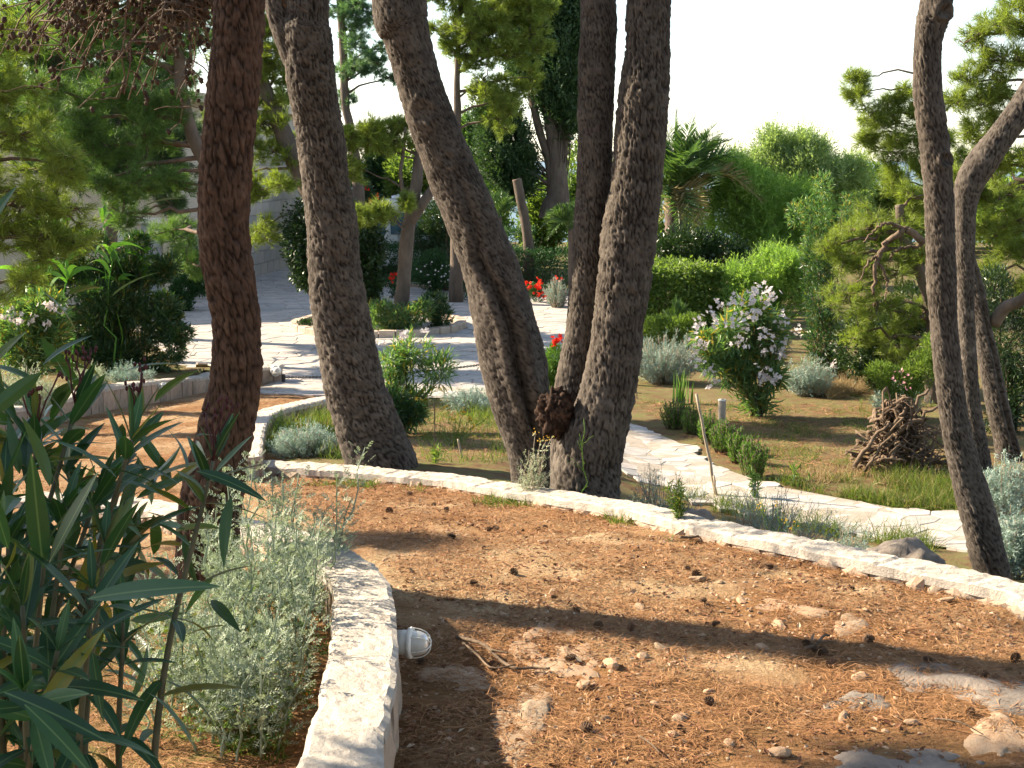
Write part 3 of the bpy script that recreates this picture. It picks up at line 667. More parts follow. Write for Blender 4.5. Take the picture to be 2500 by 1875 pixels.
def pine_foliage(root, blobs, seed, line=None, mat='needle_olive', bmat='twig', limb_r=0.035, dens=1.0, flat=0.7, name='crown', key=None):
    """blobs: (centre xyz, radius). Limbs run from the nearest point of `line` to each blob; twigs spread in it and carry needle tufts."""
    r = rs(seed); wood = MB(); Ps, Ds = [], []; dd = np.mean([b[0][1] for b in blobs])
    sub = []
    for (C, R) in blobs:
        sub.append((np.asarray(C, float), R * 0.55, True))
        for q in range(6):
            v = sph(r, 1)[0] * np.array([1, 1, 0.75]) * R * r.uniform(0.5, 0.95); sub.append((np.asarray(C, float) + v, R * r.uniform(0.3, 0.52), np.asarray(C, float)))
    for (C, R, main) in sub:
        if main is not True: wood.add(*tube(branch_path(main, C, r, -0.05, 5), np.linspace(limb_r * 0.45, limb_r * 0.2, 5), 5))
        elif line is not None:
            w = np.linalg.norm(line - (C - np.array([0, 0, R * 0.7])), axis=1); k = int(np.argmin(w)); k = max(0, k - int(len(line) * 0.03)); L = np.linalg.norm(C - line[k])
            bp = branch_path(line[k], C, r, 0.05, 8); wood.add(*tube(bp, np.linspace(limb_r * (0.6 + 0.25 * L), limb_r * 0.3, 8), 6))
        n = int(95 * dens * max(R, 0.12) ** 1.45)
        u = sph(r, n); u[:, 2] *= flat; rho = R * (0.35 + 0.65 * r.rand(n) ** 0.6) * (0.65 + 0.7 * vnoise(u * 1.7 + seed + C)) * (1 + 0.6 * (r.rand(n) > 0.85))
        E = C + u * rho[:, None]; S0 = C + (E - C) * r.uniform(0.0, 0.35, n)[:, None] + r.normal(size=(n, 3)) * R * 0.05; ln = np.linalg.norm(E - S0, axis=1)
        wood.add(*many_tubes(S0, E, ln, r)); dv = unit(E - S0); mm = 5 + (16 * np.minimum(ln, 0.9)).astype(int); rep_ = np.repeat(np.arange(n), mm); m = len(rep_)
        Ps += [S0[rep_] + (E - S0)[rep_] * r.uniform(0.35, 1.0, m)[:, None] + r.normal(size=(m, 3)) * 0.045, E]; Ds += [dv[rep_] + 0.45 * r.normal(size=(m, 3)) + np.array([0, 0, 0.35]), dv]
    Ps, Ds = np.concatenate(Ps), np.concatenate(Ds)
    tV, tF = tuft(dd if key is None else key); V, F = inst(tV, tF, Ps, frames(Ds, r), r.uniform(0.8, 1.25, len(Ps)))
    mb = MB(); mb.add(V, F); o = mb.build(name, M[mat], root, kind='stuff'); wood.build('branches', M[bmat], root, True, kind='stuff')
    return o
def blob(px, py, Y, rpx): return (P(px, py, Y), rpx / FPX * Y)
def make_pine(name, label, rows, Y, bark, seed, k=112, up=4.0, plate=(0.03, 0.07), depth=0.012, groove=None, knots=(), crown=(), crown_mat='needle_olive', lean=None, step=0.0165, dens=0.8, group=None):
    line, rad = rows_to_line(rows, Y, up=up, lean=lean); full_len = np.linalg.norm(np.diff(line, axis=0), axis=1).sum()
    b = line[0].copy(); b[2] = float(T(b[0], b[1])); root = empty(name, b, label, 'tree', group)
    vis = line[:, 2] < P(1250, -60, Y)[2] if up else np.ones(len(line), bool); l2, r2 = line[vis], rad[vis]; fr = np.linalg.norm(np.diff(l2, axis=0), axis=1).sum() / full_len
    if groove: groove = [(g[0] / fr, g[1], g[2]) for g in groove]
    V, F, a = trunk_geo(l2, r2, k, seed, plate, depth, groove, [(q[0] / fr, q[1], q[2], q[3]) for q in knots], step=step)
    mb = MB(); mb.add(V, F, a)
    if up: Vt, Ft = tube(line[~vis][::4], rad[~vis][::4], 18); mb.add(Vt, Ft, np.full(len(Vt), 0.6))
    mb.build('trunk', M[bark], root, True, attr='plate')
    if crown: pine_foliage(root, crown, seed + 50, line, crown_mat, dens=dens * 0.28, limb_r=0.05, key=40)
    return root, line
D2 = 1.1302   # display px -> photo px
t1rows = [(0, 528, 642), (115, 520, 638), (190, 511, 632), (285, 501, 625), (380, 492, 615), (475, 486, 608), (576, 490, 605), (690, 503, 623), (766, 517, 633), (842, 520, 638), (918, 517, 638), (975, 505, 631), (1032, 490, 623), (1089, 477, 608), (1158, 454, 598), (1237, 440, 587), (1345, 430, 582)]
Y1 = 6.2
c1 = [((-1.9, 7.2, 7.0), 1.2), ((-0.9, 5.6, 7.4), 1.2), ((-2.8, 5.6, 7.2), 1.2), ((-2.0, 4.0, 7.4), 1.2), ((-0.4, 3.8, 7.6), 1.1)]
pine1, line1 = make_pine('pine_tree', 'pine with reddish scaly bark rising behind the foreground oleander', t1rows, Y1, 'bark_red', 1, 112, 3.2, (0.04, 0.085), 0.014, crown=c1)
t2rows = [(0, 700, 802), (57, 690, 805), (114, 694, 809), (190, 703, 815), (285, 718, 828), (380, 731, 845), (475, 742, 858), (576, 750, 874), (652, 754, 879), (728, 760, 891), (804, 769, 908), (880, 782, 923), (956, 796, 942), (1032, 818, 969), (1089, 836, 995), (1135, 845, 1022)]
pine2, line2 = make_pine('pine_tree', 'dark barked forking pine second from the left behind the silver shrub', t2rows, 10.4, 'bark_grey', 2, 112, 4.0, (0.03, 0.11), 0.018, crown=[((-2.2, 11, 8.0), 1.3), ((-0.8, 10.5, 8.4), 1.2), ((-2.4, 9.3, 8.0), 1.2)], lean=(0.1, 0, 1))
lr = [(230, 726, 782), (160, 696, 762), (90, 668, 740), (40, 652, 716), (0, 644, 703), (-60, 622, 680), (-140, 596, 650), (-240, 560, 608)]
ll, lrad = rows_to_line(lr, 10.4, sink=0.0); V, F, a = trunk_geo(ll, lrad, 72, 21, (0.026, 0.07), 0.012, step=0.022); mb = MB(); mb.add(V, F, a); mb.build('limb', M['bark_grey'], pine2, True, attr='plate')
t3rows = [(0, 906, 1037), (57, 923, 1045), (114, 944, 1054), (190, 967, 1073), (285, 995, 1107), (342, 1016, 1132), (380, 1029, 1147), (475, 1062, 1187), (576, 1102, 1233), (652, 1126, 1263), (728, 1147, 1288), (804, 1162, 1311), (880, 1174, 1330), (956, 1191, 1340), (1032, 1214, 1340), (1089, 1236, 1345), (1160, 1246, 1352)]
grv = [(0.0, 0.2, 0.0), (0.07, 0.45, 0.25), (0.1, 0.35, 0.42), (0.14, 0.24, 0.45), (0.18, 0.2, 0.42), (0.22, 0.02, 0.34), (0.25, -0.2, 0.26), (0.275, 0.1, 0.2), (0.31, 0.15, 0.12), (0.335, 0.1, 0.0), (1, 0, 0)]
pine3, line3 = make_pine('pine_tree', 'broad grey pine leaning left with a deep split running up its trunk', t3rows, 9.4, 'bark_grey', 3, 120, 4.0, (0.024, 0.07), 0.01, grv, knots=((0.385, -0.15, 0.09, 0.014), (0.34, 0.1, 0.05, 0.01)), crown=[((-1.6, 8.4, 7.6), 1.2), ((-0.4, 8.2, 7.9), 1.2), ((0.8, 6.6, 8.0), 1.2)])
t4a = [(int(y * D2), l * D2, r_ * D2) for y, l, r_ in [(0, 1255, 1329), (100, 1252, 1329), (200, 1250, 1327), (300, 1248, 1323), (400, 1245, 1320), (500, 1238, 1312), (600, 1232, 1304), (700, 1224, 1294), (800, 1207, 1282), (850, 1198, 1276), (910, 1192, 1270), (970, 1190, 1262), (1020, 1190, 1262)]]
t4b = [(int(y * D2), l * D2, r_ * D2) for y, l, r_ in [(0, 1357, 1448), (100, 1354, 1446), (200, 1340, 1442), (300, 1330, 1435), (400, 1320, 1425), (500, 1305, 1415), (600, 1292, 1402), (700, 1283, 1390), (800, 1268, 1378), (850, 1254, 1370), (900, 1238, 1362), (950, 1217, 1350), (1000, 1197, 1342), (1050, 1190, 1338), (1078, 1188, 1342)]]
pine4, line4 = make_pine('pine_tree', 'twin trunked pine with a knobbly burl between its stems beside the kerb wall', t4b, 8.75, 'bark_grey', 4, 120, 4.0, (0.03, 0.11), 0.018, crown=[((0.9, 9.4, 7.8), 1.2), ((2.0, 8.4, 8.0), 1.2), ((1.4, 10.6, 8.2), 1.2), ((2.0, 6.2, 7.8), 1.2), ((0.6, 4.6, 7.8), 1.2)], lean=(0.1, 0, 1))
l4, r4 = rows_to_line(t4a, 8.98, up=4.0, lean=(-0.05, 0, 1)); vis = l4[:, 2] < 3.3; V, F, a = trunk_geo(l4[vis], r4[vis], 96, 41, (0.024, 0.07), 0.01, step=0.015); mb = MB(); mb.add(V, F, a); Vt, Ft = tube(l4[~vis][::4], r4[~vis][::4], 18); mb.add(Vt, Ft, np.full(len(Vt), 0.6)); mb.build('second_trunk', M['bark_grey'], pine4, True, attr='plate')
iV, iF = ico(5); bc = P(1355, 1008, 8.72)
nn = fbm(iV * 2.2 + 3, 3, 7); n2 = fbm(iV * 7 + 3, 3, 9); V = bc + iV * np.array([0.105, 0.1, 0.14]) * (0.6 + 0.75 * nn + 0.55 * np.abs(fbm(iV * 4 + 9, 4, 17) - 0.5) * 2)[:, None]
mb = MB(); mb.add(V, iF, sstep(0.4, 0.7, n2) * 0.6); mb.build('burl', M['bark_red'], pine4, True, attr='plate')
t5 = [(int(y * D2), l * D2, r_ * D2) for y, l, r_ in [(0, 1990, 2056), (50, 1980, 2045), (100, 1976, 2032), (200, 1975, 2034), (300, 1986, 2048), (400, 1996, 2058), (500, 2000, 2061), (600, 2004, 2063), (700, 2012, 2066), (800, 2020, 2076), (900, 2032, 2089), (1000, 2050, 2112), (1100, 2074, 2146), (1200, 2095, 2170), (1245, 2106, 2182)]]
pine5, line5 = make_pine('pine_tree', 'slender pine leaning left just behind the kerb wall near the right edge', t5, 7.7, 'bark_grey', 5, 80, 3.0, (0.022, 0.06), 0.009, knots=((0.42, 0.4, 0.04, 0.02), (0.55, 0.35, 0.05, 0.022), (0.62, -0.2, 0.045, 0.018)), crown=[((3.8, 8.6, 6.3), 1.0), ((2.9, 7.0, 6.6), 1.0), ((3.8, 6.0, 6.8), 1.1)], lean=(0.3, 0, 1))
t6 = [(1150, 2372, 2424), (1134, 2372, 2420), (990, 2352, 2393), (800, 2340, 2380), (650, 2336, 2378), (520, 2332, 2382), (450, 2332, 2400), (390, 2365, 2440), (330, 2415, 2478), (260, 2465, 2530), (180, 2510, 2570), (80, 2550, 2604)]
pine6, line6 = make_pine('pine_tree', 'dark pine behind the slender one, its trunk bending sharply right over the garden', t6, 13.6, 'bark_grey', 6, 60, 2.0, (0.026, 0.06), 0.01, step=0.022, crown=[((6.6, 13.6, 5.2), 0.9)])
t7 = [(1150, 2440, 2500), (1126, 2437, 2494), (963, 2404, 2456), (800, 2377, 2420), (700, 2358, 2400), (600, 2328, 2366), (500, 2285, 2318), (430, 2258, 2290), (382, 2243, 2272)]
pine7, line7 = make_pine('pine_tree', 'grooved pine trunk leaning left at the right edge behind the woodpile', t7, 14.2, 'bark_grey', 7, 60, 0.0, (0.026, 0.06), 0.01, [(0, 0.35, 0.3), (1, 0.2, 0.3)], step=0.022)
bl = np.array([P(2425, 790, 14.2), P(2455, 750, 14.1), P(2490, 735, 14.0), P(2540, 690, 13.9)]); mb = MB(); mb.add(*tube(catmull(bl, 14), np.linspace(0.075, 0.05, 14), 10)); mb.build('limb', M['bark_far'], pine7, True)

# ------------------------------------------------------------------ foliage makers
def cloud(r, C, R, n, out=0.7, up=0.3, shell=0.55, seed=0, gaps=0.3, rand=0.7):
    """leaf positions and directions in a lumpy ellipsoid"""
    C, R = np.asarray(C, float), np.asarray(R, float)
    u = sph(r, int(n * 1.5)); rho = (shell + (1 - shell) * r.rand(len(u)) ** 0.7) * (0.6 + 0.75 * fbm(u * 1.9 + seed * 3.1, 3, seed))
    p = C + u * rho[:, None] * R
    keep = vnoise(p / (0.28 * R.mean() + 0.05) + seed, seed + 1) > gaps
    p, u = p[keep][:n], u[keep][:n]
    d = out * u + rand * r.normal(size=p.shape) * 0.6 + np.array([0, 0, up]); return p, d
def add_flowers(mb, r, pts, size, spread, n):
    """clusters of five-petalled blossoms"""
    dV, dF = diamond(0.75, 0.1)
    for c in pts:
        cp = np.asarray(c) + r.normal(size=(n, 3)) * spread; ax = unit(r.normal(size=(n, 3)) + np.array([-0.2, -0.5, 0.7]))
        for p, a in zip(cp, ax):
            e1 = unit(np.cross(a, r.normal(size=3))); e2 = np.cross(a, e1); th = np.arange(5) * 1.2566 + r.rand()
            D = np.cos(th)[:, None] * e1 + np.sin(th)[:, None] * e2 + 0.25 * a
            R = frames(D, r, a * 3); V, F = inst(dV, dF, np.repeat(p[None], 5, 0), R, size * r.uniform(0.8, 1.2)); mb.add(V, F)
def shrub(name, label, cat, blobs, base, Y, leaf, size, mat, seed, stems=10, stem_r=0.012, out=0.7, up=0.35, shell=0.45, gaps=0.3, depth=1.0, group=None, flowers=None, fmat='white_flower', fsize=0.035, fspread=0.04, fn=9, rand=0.7, stem_mat='twig', clumps=0):
    """blobs: (px, py, rx, ry, leaves) in photo pixels at depth Y (or Y + a sixth value)"""
    r = rs(seed); b = P(base[0], base[1], Y); b[2] = float(T(b[0], b[1])); root = empty(name, b, label, cat, group)
    mb = MB(); st = MB(); cs = []
    for k, bb in enumerate(blobs):
        yy = Y + (bb[5] if len(bb) > 5 else 0); C = P(bb[0], bb[1], yy); rx, rz = bb[2] / FPX * yy, bb[3] / FPX * yy
        if clumps:
            pd = []
            for q in range(clumps):
                cu = sph(r, 1)[0] * r.uniform(0.35, 0.85); pd.append(cloud(r, C + cu * np.array([rx, (rx + rz) / 2 * depth, rz]), np.array([rx, (rx + rz) / 2 * depth, rz]) * r.uniform(0.28, 0.5), bb[4] // clumps, out, up, shell, seed + k * 9 + q, gaps, rand))
            p, d = np.concatenate([a for a, _ in pd]), np.concatenate([b_ for _, b_ in pd])
        else: p, d = cloud(r, C, (rx, (rx + rz) / 2 * depth, rz), bb[4], out, up, shell, seed + k, gaps, rand)
        tV, tF = leaf; V, F = inst(tV, tF, p, frames(d, r, (0, 0, 1.0)), r.uniform(size[0], size[1], len(p))); mb.add(V, F); cs.append((C, rx, rz, p))
    if stems:
        for k in range(stems):
            C, rx, rz, p = cs[k % len(cs)]; e = p[r.randint(len(p))]; s0 = b + np.array([r.normal() * rx * 0.15, r.normal() * rx * 0.15, -0.05])
            bp = branch_path(s0, e, r, 0.06, 7); st.add(*tube(bp, np.linspace(stem_r, stem_r * 0.3, 7), 4))
            m = int(sum(q[4] for q in blobs) * 0.35 / stems); t = r.uniform(0.08, 1, m); q = np.column_stack([np.interp(t, np.linspace(0, 1, 7), bp[:, a]) for a in range(3)]) + r.normal(size=(m, 3)) * rx * np.array([0.16, 0.16, 0.06])
            V, F = inst(*leaf, q, frames(0.6 * unit(q - b) + 0.5 * r.normal(size=(m, 3)) + np.array([0, 0, up]), r, (0, 0, 1.0)), r.uniform(size[0], size[1], m)); mb.add(V, F)
        st.build('stems', M[stem_mat], root, True, kind='stuff')
    mb.build('foliage', M[mat], root, kind='stuff')
    if flowers:
        fm = MB(); pts = [P(fx, fy, Y + fd) for fx, fy, fd in flowers]; add_flowers(fm, r, pts, fsize, fspread, fn); fm.build('blossoms', M[fmat], root, kind='stuff')
    return root
OLE = diamond(0.2, 0.25); DIA = diamond(0.45); ROUND = diamond(0.7); NARROW = diamond(0.16)
PLUME = plume_template(8, 1.0, 0.07, 0.3, 3); PLUME_F = plume_template(6, 1.0, 0.13, 0.36, 4); SPRIG = tuft_template(7, 1.0, 0.2, 0.7, 9); LOBE = lobed_template(0.05); FINE = fine_template()
def hedge(name, label, line_px, wid, zt, leaf, size, mat, n, seed, group=None):
    """clipped hedge along ground points; leaves over its faces"""
    r = rs(seed); g = np.array([G(x, y) for x, y in line_px]); root = empty(name, g[0], label, 'hedge', group)
    c, s = resample(g[:, :2], 0.05); tg = unit(np.gradient(c, axis=0)); nm = np.column_stack([-tg[:, 1], tg[:, 0]])
    k = r.randint(0, len(c), n); z0 = T(c[k, 0], c[k, 1]); face = r.rand(n)
    u = np.where(face < 0.45, r.uniform(-0.5, 0.5, n), np.where(face < 0.85, -0.5 * np.sign(nm[k, 1]), 0.5 * np.sign(nm[k, 1])))
    v = np.where(face < 0.45, 1.0, r.rand(n)); p = np.column_stack([c[k] + nm[k] * (u * wid)[:, None], z0 + v * zt])
    outw = np.where((face < 0.45)[:, None], np.array([0, 0, 1.0]), np.column_stack([nm[k] * np.sign(u)[:, None], 0 * u]))
    p = p + outw * (0.16 * (fbm(p * 2.2, 3, seed) - 0.5) + 0.06 * r.normal(size=n))[:, None]
    V, F = inst(*leaf, p, frames(outw + 0.8 * r.normal(size=p.shape), r, (0, 0, 1)), r.uniform(size[0], size[1], n)); mb = MB(); mb.add(V, F); mb.build('foliage', M[mat], root, kind='stuff')
    h = wid / 2 - 0.09; m = len(c); A = np.stack([np.column_stack([c - nm * h, T(c[:, 0], c[:, 1]) - 0.05]), np.column_stack([c - nm * h, T(c[:, 0], c[:, 1]) + zt - 0.12]), np.column_stack([c + nm * h, T(c[:, 0], c[:, 1]) + zt - 0.12]), np.column_stack([c + nm * h, T(c[:, 0], c[:, 1]) - 0.05])], 1)
    st = MB()
    for _ in range(60):
        q = r.randint(m); b0 = np.r_[c[q] + nm[q] * r.uniform(-h, h), T(c[q, 0], c[q, 1]) - 0.03]; st.add(*tube(branch_path(b0, b0 + np.array([r.normal() * 0.2, r.normal() * 0.1, zt * 0.9]), r, 0, 5), np.linspace(0.02, 0.006, 5), 5))
    st.build('stems', M['twig'], root, True, kind='stuff')
    i = np.arange(m - 1)[:, None] * 4; j = np.arange(3)[None]; mb = MB()
    # dense inner leaf mass
    kk = r.randint(0, m, n // 4); pp = np.column_stack([c[kk] + nm[kk] * r.uniform(-h, h, len(kk))[:, None], T(c[kk, 0], c[kk, 1]) + r.rand(len(kk)) * (zt - 0.1)])
    V, F = inst(*leaf, pp, frames(r.normal(size=pp.shape), r), r.uniform(size[0], size[1], len(pp)) * 1.4); mb.add(V, F); mb.build('inner_foliage', M[mat], root, kind='stuff')
    return root
def silver_bush(label, base_px, top, half, seed, mat='silver_blue', n=1500, group='silver leaved bushes', Y=None, size=(0.065, 0.11), name='silver_bush'):
    """rounded mound of cut silver leaves; base_px on the ground, top pixel row, half width in pixels"""
    g = G(*base_px) if Y is None else np.r_[P(base_px[0], base_px[1], Y)]
    if Y is not None: g[2] = float(T(g[0], g[1]))
    r = rs(seed); Y = g[1]; h = max(0.12, P(base_px[0], top, Y)[2] - g[2]); w = half / FPX * Y
    root = empty(name, g, label, 'bush', group); mb = MB(); st = MB(); ns = max(10, int(n / 24))
    for k in range(ns):
        a = r.rand() * 6.283; q = math.sqrt(r.rand()); ir = 0.62 + 0.8 * float(vnoise(np.array([math.cos(a) * 1.6 + seed, math.sin(a) * 1.6, q * 2.0]), seed)); e = g + np.array([math.cos(a) * q * w * ir * 1.15, math.sin(a) * q * w * 0.95 * ir, h * (1 - 0.55 * q * q) * r.uniform(0.6, 1.12) * (0.55 + 0.45 * ir)])
        s0 = g + np.array([math.cos(a) * q * w * 0.35, math.sin(a) * q * w * 0.35, -0.03]); bp = branch_path(s0, e, r, 0.05, 6); st.add(*tube(bp, np.linspace(0.0035, 0.0015, 6) * max(1, Y / 9), 4))
        m = 38; t = r.uniform(0.3, 1.0, m); pp = s0 + (e - s0) * t[:, None] + r.normal(size=(m, 3)) * 0.02; d = unit(e - s0) * 0.5 + r.normal(size=(m, 3)) * 0.7 + np.array([0, 0, 0.25])
        V, F = inst(*FINE, pp, frames(d, r, (0, 0, 1)), r.uniform(size[0], size[1], m) * 0.85); mb.add(V, F)
    mb.build('foliage', M[mat], root, kind='stuff'); st.build('stems', M['cane'], root, True, kind='stuff'); return root

# ------------------------------------------------------------------ background trees
def far_tree(name, label, rows, Y, blobs, mat, seed, k=20, up=0.0, base=None, cat='tree', dens=0.75, limb=0.04, flat=0.7, group=None):
    line, rad = rows_to_line(rows, Y, sink=0.3, up=up); b = line[0].copy(); b[2] = float(T(b[0], b[1]))
    if line[0][2] > b[2]: line = np.concatenate([[b - np.array([0, 0, 0.2])], line]); rad = np.r_[rad[0] * 1.15, rad]
    root = empty(name, b, label, cat, group); mb = MB()
    wob = np.column_stack([0.04 * (fbm(line * 2.2, 3, seed) - 0.5), 0 * line[:, 0], 0 * line[:, 0]]); V, F = tube((line + wob)[::3], rad[::3], k); nrm = fbm(V * np.array([9, 9, 3]), 3, seed) - 0.5
    mb.add(V + 0.03 * nrm[:, None] * np.array([1, 0.3, 0]), F); mb.build('trunk', M['bark_far'], root, True)
    if blobs: pine_foliage(root, [blob(x, y, Y + (q[0] if q else 0), rr) for x, y, rr, *q in blobs], seed, line, mat, 'twig', limb, dens, flat)
    return root
# pine behind the reddish trunk, its boughs reaching over the thicket on the left
far_tree('pine_tree', 'bushy pine reaching boughs over the oleander thicket by the house', [(850, 555, 600), (700, 545, 585), (560, 530, 566), (430, 500, 532), (330, 455, 488), (220, 430, 460), (80, 420, 444), (-60, 415, 430)], 19.0,
  [(330, 270, 90), (240, 230, 95), (180, 300, 85), (270, 360, 85), (360, 340, 80), (420, 250, 60), (430, 440, 60), (340, 440, 70), (250, 440, 60), (420, 560, 60, 2), (460, 640, 55, 2), (300, 520, 55), (160, 380, 60), (110, 230, 80), (420, 120, 70), (300, 120, 90), (180, 110, 90), (470, 20, 90), (330, -20, 110), (180, 0, 110), (430, -120, 120), (250, -140, 120), (560, -100, 100), (420, -250, 120)], 'needle_green', 101, up=4, dens=0.85)
far_tree('pine_tree', 'dense dark pine standing close to the house wall', [(760, 90, 140), (500, 100, 140), (300, 110, 145), (100, 120, 150), (-60, 125, 150)], 27.0,
  [(30, 120, 110), (60, 40, 110), (120, 160, 110), (220, 200, 110), (320, 200, 100), (400, 180, 80), (120, 290, 100), (230, 320, 100), (330, 300, 90), (60, 230, 100), (420, 290, 60), (150, 60, 120), (280, 80, 120), (400, 70, 100), (200, -60, 130), (360, -60, 120), (420, 400, 45), (300, 400, 60)], 'needle_green', 111, up=2, dens=0.85)
far_tree('pine_tree', 'sunlit olive green young pine hanging into the picture at the far left', [(960, -260, -200), (600, -250, -205), (300, -235, -190), (100, -225, -190), (-100, -220, -190)], 14.0,
  [(40, 330, 95), (130, 400, 85), (60, 470, 95), (150, 510, 75), (20, 560, 80), (90, 600, 70), (180, 590, 50), (-60, 400, 110), (-80, 560, 100), (20, 210, 90), (-60, 250, 100), (20, 90, 100), (-90, 120, 120), (50, 690, 55)], 'needle_olive', 102, dens=0.8)
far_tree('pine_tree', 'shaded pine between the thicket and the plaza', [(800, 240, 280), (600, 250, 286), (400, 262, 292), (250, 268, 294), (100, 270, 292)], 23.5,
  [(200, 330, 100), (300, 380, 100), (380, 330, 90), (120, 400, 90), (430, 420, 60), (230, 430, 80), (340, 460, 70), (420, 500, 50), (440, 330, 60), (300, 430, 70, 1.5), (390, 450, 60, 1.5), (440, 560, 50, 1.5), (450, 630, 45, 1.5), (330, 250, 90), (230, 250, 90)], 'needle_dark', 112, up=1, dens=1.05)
# leaning pine behind the second trunk, ivy at its foot in the round planter
tr = far_tree('pine_tree', 'pine leaning left out of the round planter with ivy wrapped round its foot', [(760, 865, 925), (700, 850, 925), (600, 800, 880), (520, 762, 838), (470, 735, 800), (400, 700, 752), (330, 672, 716), (250, 640, 678), (120, 590, 624), (0, 560, 588)], 28.4,
  [(670, 370, 60), (640, 300, 70), (690, 240, 60), (640, 560, 45), (615, 470, 55), (690, 440, 45, -1), (640, 180, 80), (560, 120, 90), (700, 130, 70), (600, 20, 100), (650, 90, 80), (560, 300, 70), (570, 430, 60)], 'needle_olive', 103, up=2)
mb = MB(); r = rs(33)
for (x, y, rx, ry, n) in [(770, 590, 85, 105, 6000), (840, 560, 95, 75, 5200), (890, 610, 55, 75, 3400), (900, 690, 32, 60, 1900), (760, 660, 60, 60, 2400)]:
    C = P(x, y, 28.2); p, d = cloud(r, C, (rx / FPX * 28, rx / FPX * 24, ry / FPX * 28), n, 0.8, -0.1, 0.35, x, 0.12); V, F = inst(*ROUND, p, frames(d, r, (0, -0.3, 1)), r.uniform(0.06, 0.105, len(p))); mb.add(V, F)
mb.build('ivy', M['shrub_dark'], tr, kind='stuff')
far_tree('pine_tree', 'small pine in the round planter forking low with a yellowish tuft on its left', [(785, 960, 1004), (740, 962, 1000), (690, 968, 1002), (600, 975, 1010), (550, 982, 1014), (480, 995, 1026), (420, 1008, 1034), (360, 1014, 1036), (280, 1022, 1040), (200, 1030, 1044)], 27.4,
  [(930, 510, 50, -0.8), (890, 520, 40, -0.8), (985, 495, 30, -0.6), (900, 350, 62), (960, 340, 55), (870, 410, 42), (1000, 300, 45), (850, 330, 50)], 'needle_olive', 104, dens=1.2, limb=0.025)
br = [o for o in bpy.data.objects if o.name.startswith('pine_tree')][-1]
mb = MB(); bp = catmull(np.array([P(1000, 545, 27.4), P(1030, 500, 27.3), P(1062, 455, 27.3), P(1110, 410, 27.2)]), 14); mb.add(*tube(bp, np.linspace(0.12, 0.08, 14), 10))
bp = catmull(np.array([P(985, 480, 27.4), P(978, 420, 27.3), P(985, 370, 27.3), P(990, 310, 27.2)]), 14); mb.add(*tube(bp, np.linspace(0.045, 0.025, 14), 8)); mb.build('limb', M['bark_far'], br, True)
far_tree('pine_tree', 'tall pine behind the second trunk with an open bough against the sky', [(640, 858, 892), (480, 860, 890), (400, 855, 882), (300, 842, 864), (240, 832, 852), (120, 828, 848), (0, 822, 840), (-120, 815, 830)], 36.0,
  [(860, 70, 55), (900, 120, 55), (860, 165, 55), (925, 160, 35), (950, 190, 22), (840, 240, 30), (835, 15, 60), (905, 30, 50)], 'needle_blue', 105, dens=0.7)
far_tree('pine_tree', 'spreading olive pine right of the leaning trunk with layered boughs', [(640, 1098, 1130), (480, 1100, 1128), (330, 1104, 1126), (280, 1106, 1126), (200, 1108, 1124), (100, 1112, 1126), (0, 1120, 1132), (-120, 1125, 1134)], 33.0,
  [(1110, 60, 80), (1180, 50, 85), (1250, 40, 75), (1130, 140, 70), (1210, 130, 75), (1290, 90, 55), (1180, 200, 60), (1250, 240, 60), (1300, 190, 45), (1230, 290, 45), (1100, 0, 90), (1220, -20, 90), (1300, 20, 60), (1330, 110, 30)], 'needle_olive', 106, dens=0.75)
def cypress(label, trunks, Y, blobs, seed, mat='needle_dark', name='cypress_tree'):
    r = rs(seed); mb = MB(); b = None; wd = MB()
    for rows in trunks:
        line, rad = rows_to_line(rows, Y, sink=0.3)
        if b is None: b = line[0].copy(); b[2] = float(T(b[0], b[1]))
        wd.add(*tube(line, rad, 12))
    root = empty(name, b, label, 'tree')
    for k, (x, y, rx, ry, n, *q) in enumerate(blobs):
        yy = Y + (q[0] if q else 0); C = P(x, y, yy); n = int(n * 1.9); p, d = cloud(r, C, (rx / FPX * yy, rx / FPX * yy, ry / FPX * yy), n, 0.6, 0.9, 0.3, seed + k, 0.34)
        V, F = inst(*PLUME_F, p, frames(d, r), r.uniform(0.28, 0.52, len(p))); mb.add(V, F)
        for e in p[:: max(1, n // 6)]: wd.add(*tube(branch_path(line[len(line) // 3], e, r, 0.0, 6), np.linspace(0.03, 0.008, 6), 4))
    mb.build('crown', M[mat], root, kind='stuff'); wd.build('trunk', M['bark_far'], root, True); return root
cypress('dark many stemmed cypress with fanning trunks left of the twin pine', [[(510, 1318, 1392), (470, 1335, 1390), (380, 1338, 1378), (300, 1328, 1362), (200, 1318, 1342), (60, 1310, 1326)], [(500, 1335, 1380), (400, 1330, 1352), (300, 1302, 1322), (180, 1280, 1296), (80, 1268, 1280)], [(500, 1350, 1385), (400, 1362, 1382), (300, 1378, 1394), (150, 1385, 1400)]], 40.0,
  [(1230, 360, 60, 100, 1500), (1260, 430, 50, 70, 900), (1210, 290, 45, 60, 700), (1370, 130, 70, 140, 1900), (1310, 60, 70, 90, 1400), (1380, 280, 45, 80, 800), (1290, 170, 50, 60, 800), (1400, 30, 60, 80, 900), (1340, 240, 30, 50, 350)], 201)
cypress('small dark cone shaped cypress behind the flowering shrubs', [[(500, 912, 926), (420, 914, 924)]], 44.0, [(918, 450, 26, 60, 700), (918, 410, 18, 50, 400)], 202)
cypress('pointed young cypress between the leaning pine and the dark cypress', [[(560, 1135, 1146), (450, 1136, 1144)]], 44.0, [(1142, 400, 30, 70, 700), (1136, 340, 18, 45, 350), (1160, 450, 34, 50, 500)], 203, 'needle_green')
